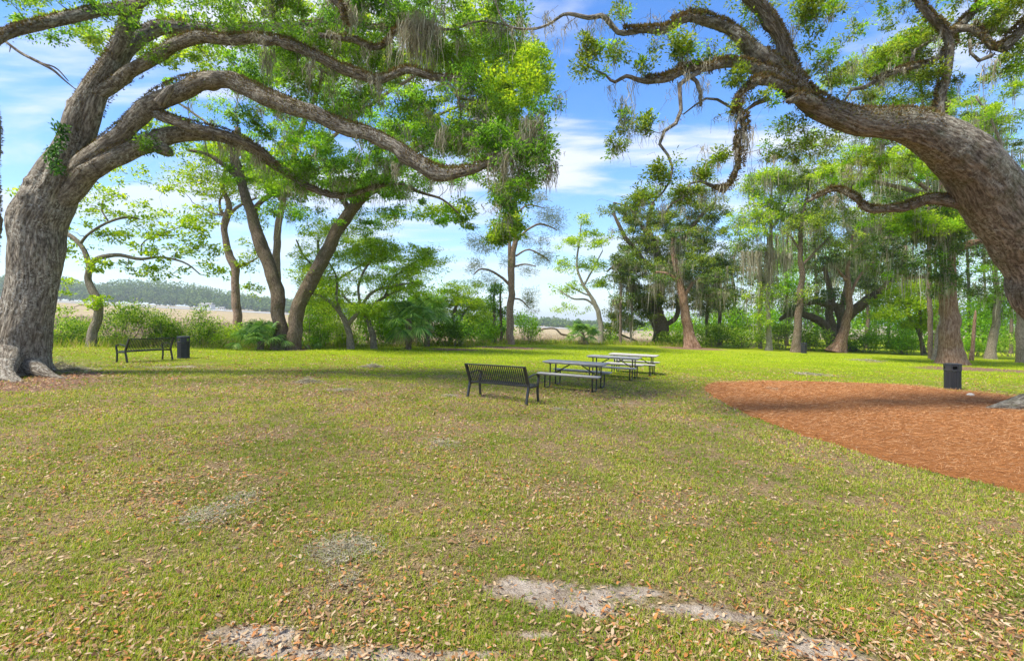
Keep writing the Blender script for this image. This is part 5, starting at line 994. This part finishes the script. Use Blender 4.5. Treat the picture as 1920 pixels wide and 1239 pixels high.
# ------------------------------------------------------------------ shrubs and undergrowth
def leaf_mass(name, blobs, d0, mt, size, per, cr, label, kind=None, cat=None, group=None, stems=True, wratio=.45, flat=.8):
    pts = np.concatenate([blob_points(b, d0) for b in blobs])
    gz = H(pts[:, 0], pts[:, 1]); pts[:, 2] = np.maximum(pts[:, 2], gz + .12)
    n_ = len(pts) * per; idx = rng.integers(0, len(pts), n_)
    o_ = rnd3(n_); sdir = np.sin((idx * 5 + rng.integers(0, 5, n_)) * np.array([[12.9], [7.7], [3.1]])).T
    pp = pts[idx] + (o_ * .35 + sdir * .5) * cr * np.array([1, 1, flat]); pp[:, 2] = np.maximum(pp[:, 2], H(pp[:, 0], pp[:, 1]) + .03)
    L = size * rng.uniform(.5, 1.3, n_)
    v, q = leaf_cards(pp, o_ + rnd3(n_) * .5 + np.array([0, 0, .35]), rnd3(n_) * .6 + np.array([0, -.2, 1]), L, L * wratio)
    c = pts.mean(0); c[2] = float(H(c[0], c[1]))
    if kind:
        return tag(mesh_obj(name, v, q, None, M[mt]), label, None, None, kind)
    root = thing(name, label, cat, c, 0, group)
    mesh_obj('foliage', v - c, q, None, M[mt], root)
    if stems:
        mb = MB(); k_ = min(26, len(pts))
        for p in pts[rng.choice(len(pts), k_, replace=False)]:
            g = np.array([c[0] + (p[0] - c[0]) * .45 + rng.normal(0, .12), c[1] + (p[1] - c[1]) * .45 + rng.normal(0, .12), 0]); g[2] = float(H(g[0], g[1])) - .05
            md = (g + p) / 2 + rng.normal(size=3) * .12
            vv, qq, _, bk = tube_np(np.array([g, md, p]), np.array([.018, .013, .006]), 5, cap=False, step=.25); mb.add(vv, qq, None, bk)
        mesh_obj('stems', np.concatenate(mb.v) - c, np.concatenate(mb.q), None, M['grey'], root, {'bk': np.concatenate(mb.a)}, True)
    return root
# left band: separate bushes
SH = [('low bright green bush at the foot of the great left oak', 25.5, [(105, 625, 34, 30, 0, 1.2, 40), (100, 650, 30, 12, 0, 1, 16)], 'l_shrub'),
      ('leafy green bush directly left of the small crooked tree', 27, [(142, 618, 26, 34, 0, 1.2, 34), (150, 645, 24, 14, 0, 1, 14)], 'l_shrub'),
      ('tall pale-tipped bush just right of the small crooked tree', 26.5, [(225, 605, 34, 40, 0, 1.4, 56), (215, 640, 30, 16, 0, 1, 20)], 'l_shrub'),
      ('dense bush with pale blossoms behind the bench at the left', 27, [(285, 605, 36, 34, 0, 1.4, 60), (280, 640, 34, 18, 0, 1, 24)], 'l_shrub'),
      ('bushy green shrub behind the gap between bench and bin', 27.5, [(330, 612, 28, 34, 0, 1.3, 46), (330, 640, 30, 16, 0, 1, 20)], 'l_shrub'),
      ('pointed green shrub right of the litter bin', 27.5, [(382, 618, 28, 36, 0, 1.3, 44), (375, 640, 34, 16, 0, 1, 22), (380, 590, 10, 14, 0, .5, 6)], 'l_shrub'),
      ('low yellowish shrub left of the small fan palm', 27.5, [(425, 632, 26, 20, 0, 1.2, 30)], 'l_light'),
      ('green shrub behind the small fan palm', 31, [(475, 625, 40, 20, 0, 1.4, 34)], 'l_mid'),
      ('tangled green shrub right of the forked oak', 29, [(590, 605, 30, 40, 0, 1.4, 50), (590, 640, 36, 14, 0, 1, 24)], 'l_mid'),
      ('dense green shrub between the feathery trees', 31, [(640, 605, 40, 44, 0, 1.6, 90), (660, 640, 50, 12, 0, 1, 28)], 'l_light'),
      ('tall bright shrub filling the gap behind the large drooping palm', 35, [(760, 590, 50, 44, 0, 1.8, 110), (800, 560, 40, 24, 0, 1.5, 40)], 'l_mid'),
      ('tall airy shrub seen between the forked oak and the feathery trees', 34, [(600, 570, 40, 50, 0, 1.8, 90)], 'l_light'),
      ('dark green shrub behind the feathery trees', 34, [(700, 590, 50, 34, 0, 2, 60), (720, 625, 50, 20, 0, 1.5, 40)], 'l_mid'),
      ('dark green shrub under the right side of the palm', 35, [(830, 622, 40, 20, 0, 1.8, 40), (870, 620, 34, 20, 0, 1.6, 36)], 'l_oak'),
      ('grassy green shrub left of the tall pine', 41, [(905, 622, 30, 18, 0, 1.8, 34)], 'l_mid'),
      ('tall leafy bush filling the space left of the two thin evergreens', 44, [(900, 600, 30, 30, 0, 2, 60), (880, 620, 30, 18, 0, 2, 30)], 'l_light'),
      ('leafy bush behind the foot of the tall pine', 46, [(945, 618, 30, 20, 0, 2, 44)], 'l_mid'),
      ('airy green bush just right of the tall pine', 44, [(1000, 618, 26, 18, 0, 2, 22), (985, 600, 14, 8, 0, 1, 9)], 'l_mid'),
      ('round green bush at the foot of the dark broad oak', 49, [(1258, 636, 30, 12, 0, 1.8, 44)], 'l_shrub'),
      ('low green bush left of the dark broad oak', 51, [(1150, 635, 40, 9, 0, 1.8, 22)], 'l_mid'),
      ('bright green bush right of the leaning red cedar', 50, [(1335, 628, 36, 20, 0, 2, 60)], 'l_shrub'),
      ('wide bright green bush left of the pale barked tree', 49, [(1395, 632, 36, 18, 0, 2, 56)], 'l_shrub'),
      ('bright green bush between the pale barked tree and the straight dark trunk', 48, [(1466, 632, 24, 20, 0, 2, 40)], 'l_shrub'),
      ('round green bush behind the distant litter bin', 46, [(1530, 640, 26, 18, 0, 1.8, 50)], 'l_shrub'),
      ('low green bush right of the leaning orange-brown cedar', 47, [(1630, 640, 34, 14, 0, 2, 46)], 'l_mid'),
      ('low dark green bush left of the slim leaning stem', 45, [(1700, 645, 40, 13, 0, 2, 46)], 'l_mid'),
      ('low bush seen between the great cedar and the reddish snag', 46, [(1840, 648, 40, 12, 0, 2, 26)], 'l_mid'),
      ('low bush under the trees near the right edge', 47, [(1895, 645, 30, 14, 0, 2, 24)], 'l_shrub')]
for lb, d, bl, mt in SH:
    leaf_mass('shrub', bl, d, mt, .13 if d < 32 else .2, 60, .42 if d < 32 else .6, lb, None, 'shrub', 'shrubs along the edge of the lawn')
# understory mass behind
leaf_mass('undergrowth', [(1480, 600, 150, 40, 0, 5, 200), (1700, 610, 200, 40, 0, 5, 260), (1300, 615, 110, 24, 0, 4, 110), (1880, 600, 120, 50, 0, 5, 160), (1620, 500, 200, 60, 22, 5, 260), (1800, 420, 180, 100, 26, 5, 330), (1480, 500, 90, 60, 22, 5, 110), (2050, 500, 160, 150, 10, 8, 200)], 62, 'l_mid', .34, 56, 1.3, 'dim green undergrowth filling the wood behind the right lawn edge', 'stuff')
# reeds and weeds along the edge
mx = rng.uniform(-30, 34, 30000); my = edge(mx) + rng.uniform(-1.2, 4.5, len(mx)) * np.where(mx < -5, .8, 1)
hh = rng.uniform(.1, .5, len(mx)) * np.where(fbm(np.column_stack([mx * .6, my * .6, mx * 0]), 2) > .5, 1.3, .6)
v, q = leaf_cards(np.column_stack([mx, my, H(mx, my) - .02]), rnd3(len(mx)) * np.array([.35, .35, 0]) + np.array([0, 0, 1]), rnd3(len(mx)) + np.array([0, -2, 0]), hh, .035, .1)
tag(mesh_obj('rough_grass', v, q, None, M['grass']), kind='stuff', label='rough tall grass along the far edge of the lawn')
mx = rng.uniform(-75, 40, 70000); my = edge(mx) + 6 + rng.gamma(1.5, 16, len(mx))
v, q = leaf_cards(np.column_stack([mx, my, H(mx, my) - .02]), rnd3(len(mx)) * np.array([.25, .25, 0]) + np.array([0, 0, 1]), rnd3(len(mx)) + np.array([0, -2, 0]), rng.uniform(.4, .9, len(mx)), .06, .1)
M['reed'] = leaf_mat('marsh_reed', [(.22, .16, .09), (.34, .26, .16), (.45, .36, .25), (.30, .29, .13)], .2, tcol=(1, 1, 1))
tag(mesh_obj('marsh_grass', v, q, None, M['reed']), kind='stuff', label='tan cordgrass standing in the near marsh')

# fallen branches at the marsh edge right of the pine
for lb, pth in [('twisted dead branch lying in the reeds right of the tall pine', [(1002, 630, 2, 46), (1016, 618, 3, 46), (1040, 616, 3, 46), (1052, 626, 4, 46), (1066, 630, 4, 46), (1072, 644, 4, 46)]), ('dead grey limb arching above the reeds left of the dark broad oak', [(1140, 642, 6, 54), (1147, 618, 5, 54), (1166, 628, 4, 54), (1195, 640, 3, 54)])]:
    p, r = px_path(pth, 46); v, q, t_, bk = tube_np(p, r, 8, step=.2, rough=.2, nfreq=3)
    tag(mesh_obj('dead_branch', v, q, t_, M['dark'], None, {'bk': bk}, True), lb, 'dead branch')

# ------------------------------------------------------------------ palms
def frond(root, base, az, el, pet, fan, mt, droop=.5, name='frond'):
    a = np.array([math.cos(az) * math.cos(el), math.sin(az) * math.cos(el), math.sin(el)])
    hub = base + a * pet - np.array([0, 0, 1]) * pet * .12
    side = np.cross(a, [0, 0, 1.0]); side /= np.linalg.norm(side) + 1e-6; up = np.cross(side, a)
    K_ = 30; th = np.linspace(-2.15, 2.15, K_); V, Q = [], []
    for i, t_ in enumerate(th):
        dr = a * math.cos(t_) + side * math.sin(t_) - up * .18 * abs(math.sin(t_)); L = fan * (1 - .16 * abs(t_) / 2.15) * rng.uniform(.85, 1.08)
        ws = fan * .062; sd = np.cross(up, dr); sd /= np.linalg.norm(sd)
        k0 = len(V)
        for j, (s_, w) in enumerate([(0, .25), (.35, 1.0), (.65, .85), (.85, .45), (1, .05)]):
            c = hub + dr * L * s_ - np.array([0, 0, 1]) * droop * L * max(0, s_ - .35) ** 1.6 * 1.6 + rng.normal(size=3) * .008
            V += [c - sd * ws * w * .5 - up * .012 * w, c + sd * ws * w * .5 + up * .012 * w]
            if j: Q.append((k0 + 2 * j - 2, k0 + 2 * j - 1, k0 + 2 * j + 1, k0 + 2 * j))
    f = mesh_obj(name, V, Q, None, M[mt], root)
    st = tube_np(np.array([base, (base + hub) / 2 + np.array([0, 0, .04]), hub]), np.array([.022, .016, .01]), 5, step=.2)
    mesh_obj('stalk', st[0], st[1], st[2], M['l_palm'], f)
def palm(lb, u, vg, d, trunk_h, n_f, pet, fan, dry=4, low=-.6):
    x = (u - 960) / F * d; z = float(H(x, d)); t = thing('fan_palm', lb, 'palm', (x, d, z), 0, None)
    if trunk_h > 0:
        st = tube_np(np.array([(0, 0, -.2), (.05, 0, trunk_h * .5), (0, .03, trunk_h)]), np.array([.2, .17, .19]), 14, step=.07, rough=.35, nfreq=7)
        mesh_obj('trunk', st[0], st[1], st[2], M['dark'], t, {'bk': st[3]}, True)
    for i in range(n_f):
        e = rng.uniform(low, 1.35) if i % 2 else rng.uniform(.1, 1.2)
        frond(t, np.array([rng.normal(0, .06), rng.normal(0, .06), trunk_h]), i * 2.399 + rng.normal(0, .2), e, pet * rng.uniform(.7, 1.15), fan * rng.uniform(.8, 1.15), 'l_palm', droop=.55)
    for i in range(dry):
        frond(t, np.array([0, 0, trunk_h - .1]), i * 2 * pi / max(dry, 1) + .5, rng.uniform(-1.2, -.7), pet * .7, fan * .8, 'l_dry', droop=.5, name='dry_frond')
palm('small fan palm sprouting left of the forked oak trunk', 487, 640, 26.0, .4, 20, 1.0, .8, 2, low=.1)
palm('large drooping fan palm in the middle of the left treeline', 765, 648, 29.5, 1.9, 30, 1.15, .95, 3, low=-.9)
palm('bluish fan palm half hidden at the top right of the large drooping palm', 800, 640, 33.5, 2.4, 20, 1.2, 1.0, 2)
palm('small fan palm at the marsh edge left of the young light green tree', 1092, 640, 46, 1.1, 22, 1.1, 1.0, 3, low=-.5)
palm('tiny palm sprig in the shade right of the forked oak', 575, 650, 28, .1, 7, .5, .45, 2)

# ------------------------------------------------------------------ far shore
M['l_far'] = leaf_mat('far_wood_leaf', [(.04, .09, .02), (.08, .15, .03), (.14, .22, .04), (.20, .28, .07)], .2)
fx = np.concatenate([rng.uniform(-760, -60, 1500), rng.uniform(-420, 260, 650)])
FU = [-200, 100, 160, 280, 340, 404, 440, 490, 600, 760, 900, 1020, 1200, 1500]; FT = [20, 34, 26, 36, 34, 28, 26, 20, 18, 16, 15, 13, 12, 12]   # crown heights in metres at the far shore
V, Q = [], []; n0 = 0
fy = 645 + rng.uniform(0, 90, len(fx)) + 30 * np.sin(fx * .012)
uu = 960 + fx / fy * F; hh = np.interp(uu, FU, FT) * 1.12 * rng.uniform(.55, 1.0, len(fx)) * np.where(fy < 665 + 30 * np.sin(fx * .012), .5, 1)
C_ = np.column_stack([fx, fy, H(fx, fy)])
per = 95; idx = np.repeat(np.arange(len(fx)), per); o_ = rnd3(len(idx)); o_ /= np.linalg.norm(o_, axis=1, keepdims=True)
rr = (hh * rng.uniform(.22, .42, len(fx)))[idx]
pos_ = C_[idx] + np.column_stack([o_[:, 0] * rr, o_[:, 1] * rr, hh[idx] * .62 + o_[:, 2] * hh[idx] * .38])
L = rng.uniform(1.2, 3.4, len(idx)); v, q = leaf_cards(pos_, rnd3(len(idx)), o_ + rnd3(len(idx)) * .5, L, L * .7)
tag(mesh_obj('far_woods', v, q, None, M['l_far']), kind='stuff', label='blue-green wooded shore across the marsh')
def house(lb, u, d, w, h, dp, roof, flat=False):
    x = (u - 960) / F * d; z = float(H(x, d)); t = thing('far_house', lb, 'house', (x, d, z - .5)); 
    b = MB(); b.box((0, 0, h / 2), (w, dp, h), bev=.05); b.build('wall', M['wht'], t)
    b = MB(); e = .6; b.add([(-w / 2 - e, -dp / 2 - e, h - .1), (w / 2 + e, -dp / 2 - e, h - .1), (w / 2 + e, dp / 2 + e, h - .1), (-w / 2 - e, dp / 2 + e, h - .1), (-w / 2, 0, h + roof), (w / 2, 0, h + roof)], [(0, 1, 5, 4), (2, 3, 4, 5), (3, 2, 1, 0)], [(0, 4, 3), (1, 2, 5)]); b.build('roof', M['roofg'], t)
    for k in range(max(2, int(w / 4))):
        b = MB(); b.box((-w / 2 + (k + .5) * w / max(2, int(w / 4)), -dp / 2 - .02, h * .55), (1.3, .12, h * .32)); b.build('window', M['glass'], t)
house('long white waterside house on the far shore left of the slim tree', 388, 632, 16, 6.2, 9, 2.2, )
house('low white dock house on the far shore nearest the slim tree trunk', 417, 634, 6, 3, 4, 1.2)
# ------------------------------------------------------------------ hazy air
m, n, l = mat('haze_air')
pv = n.new('ShaderNodeVolumePrincipled'); pv.inputs['Density'].default_value = .0003; pv.inputs['Color'].default_value = (.80, .90, 1, 1); pv.inputs['Anisotropy'].default_value = .2
o = n.new('ShaderNodeOutputMaterial'); l.new(pv.outputs[0], o.inputs['Volume'])
b = MB(); b.box((0, 1600, 40), (8400, 8400, 104), bev=.5); hb = b.build('haze', m); tag(hb, 'thin summer haze over the marsh', kind='stuff')
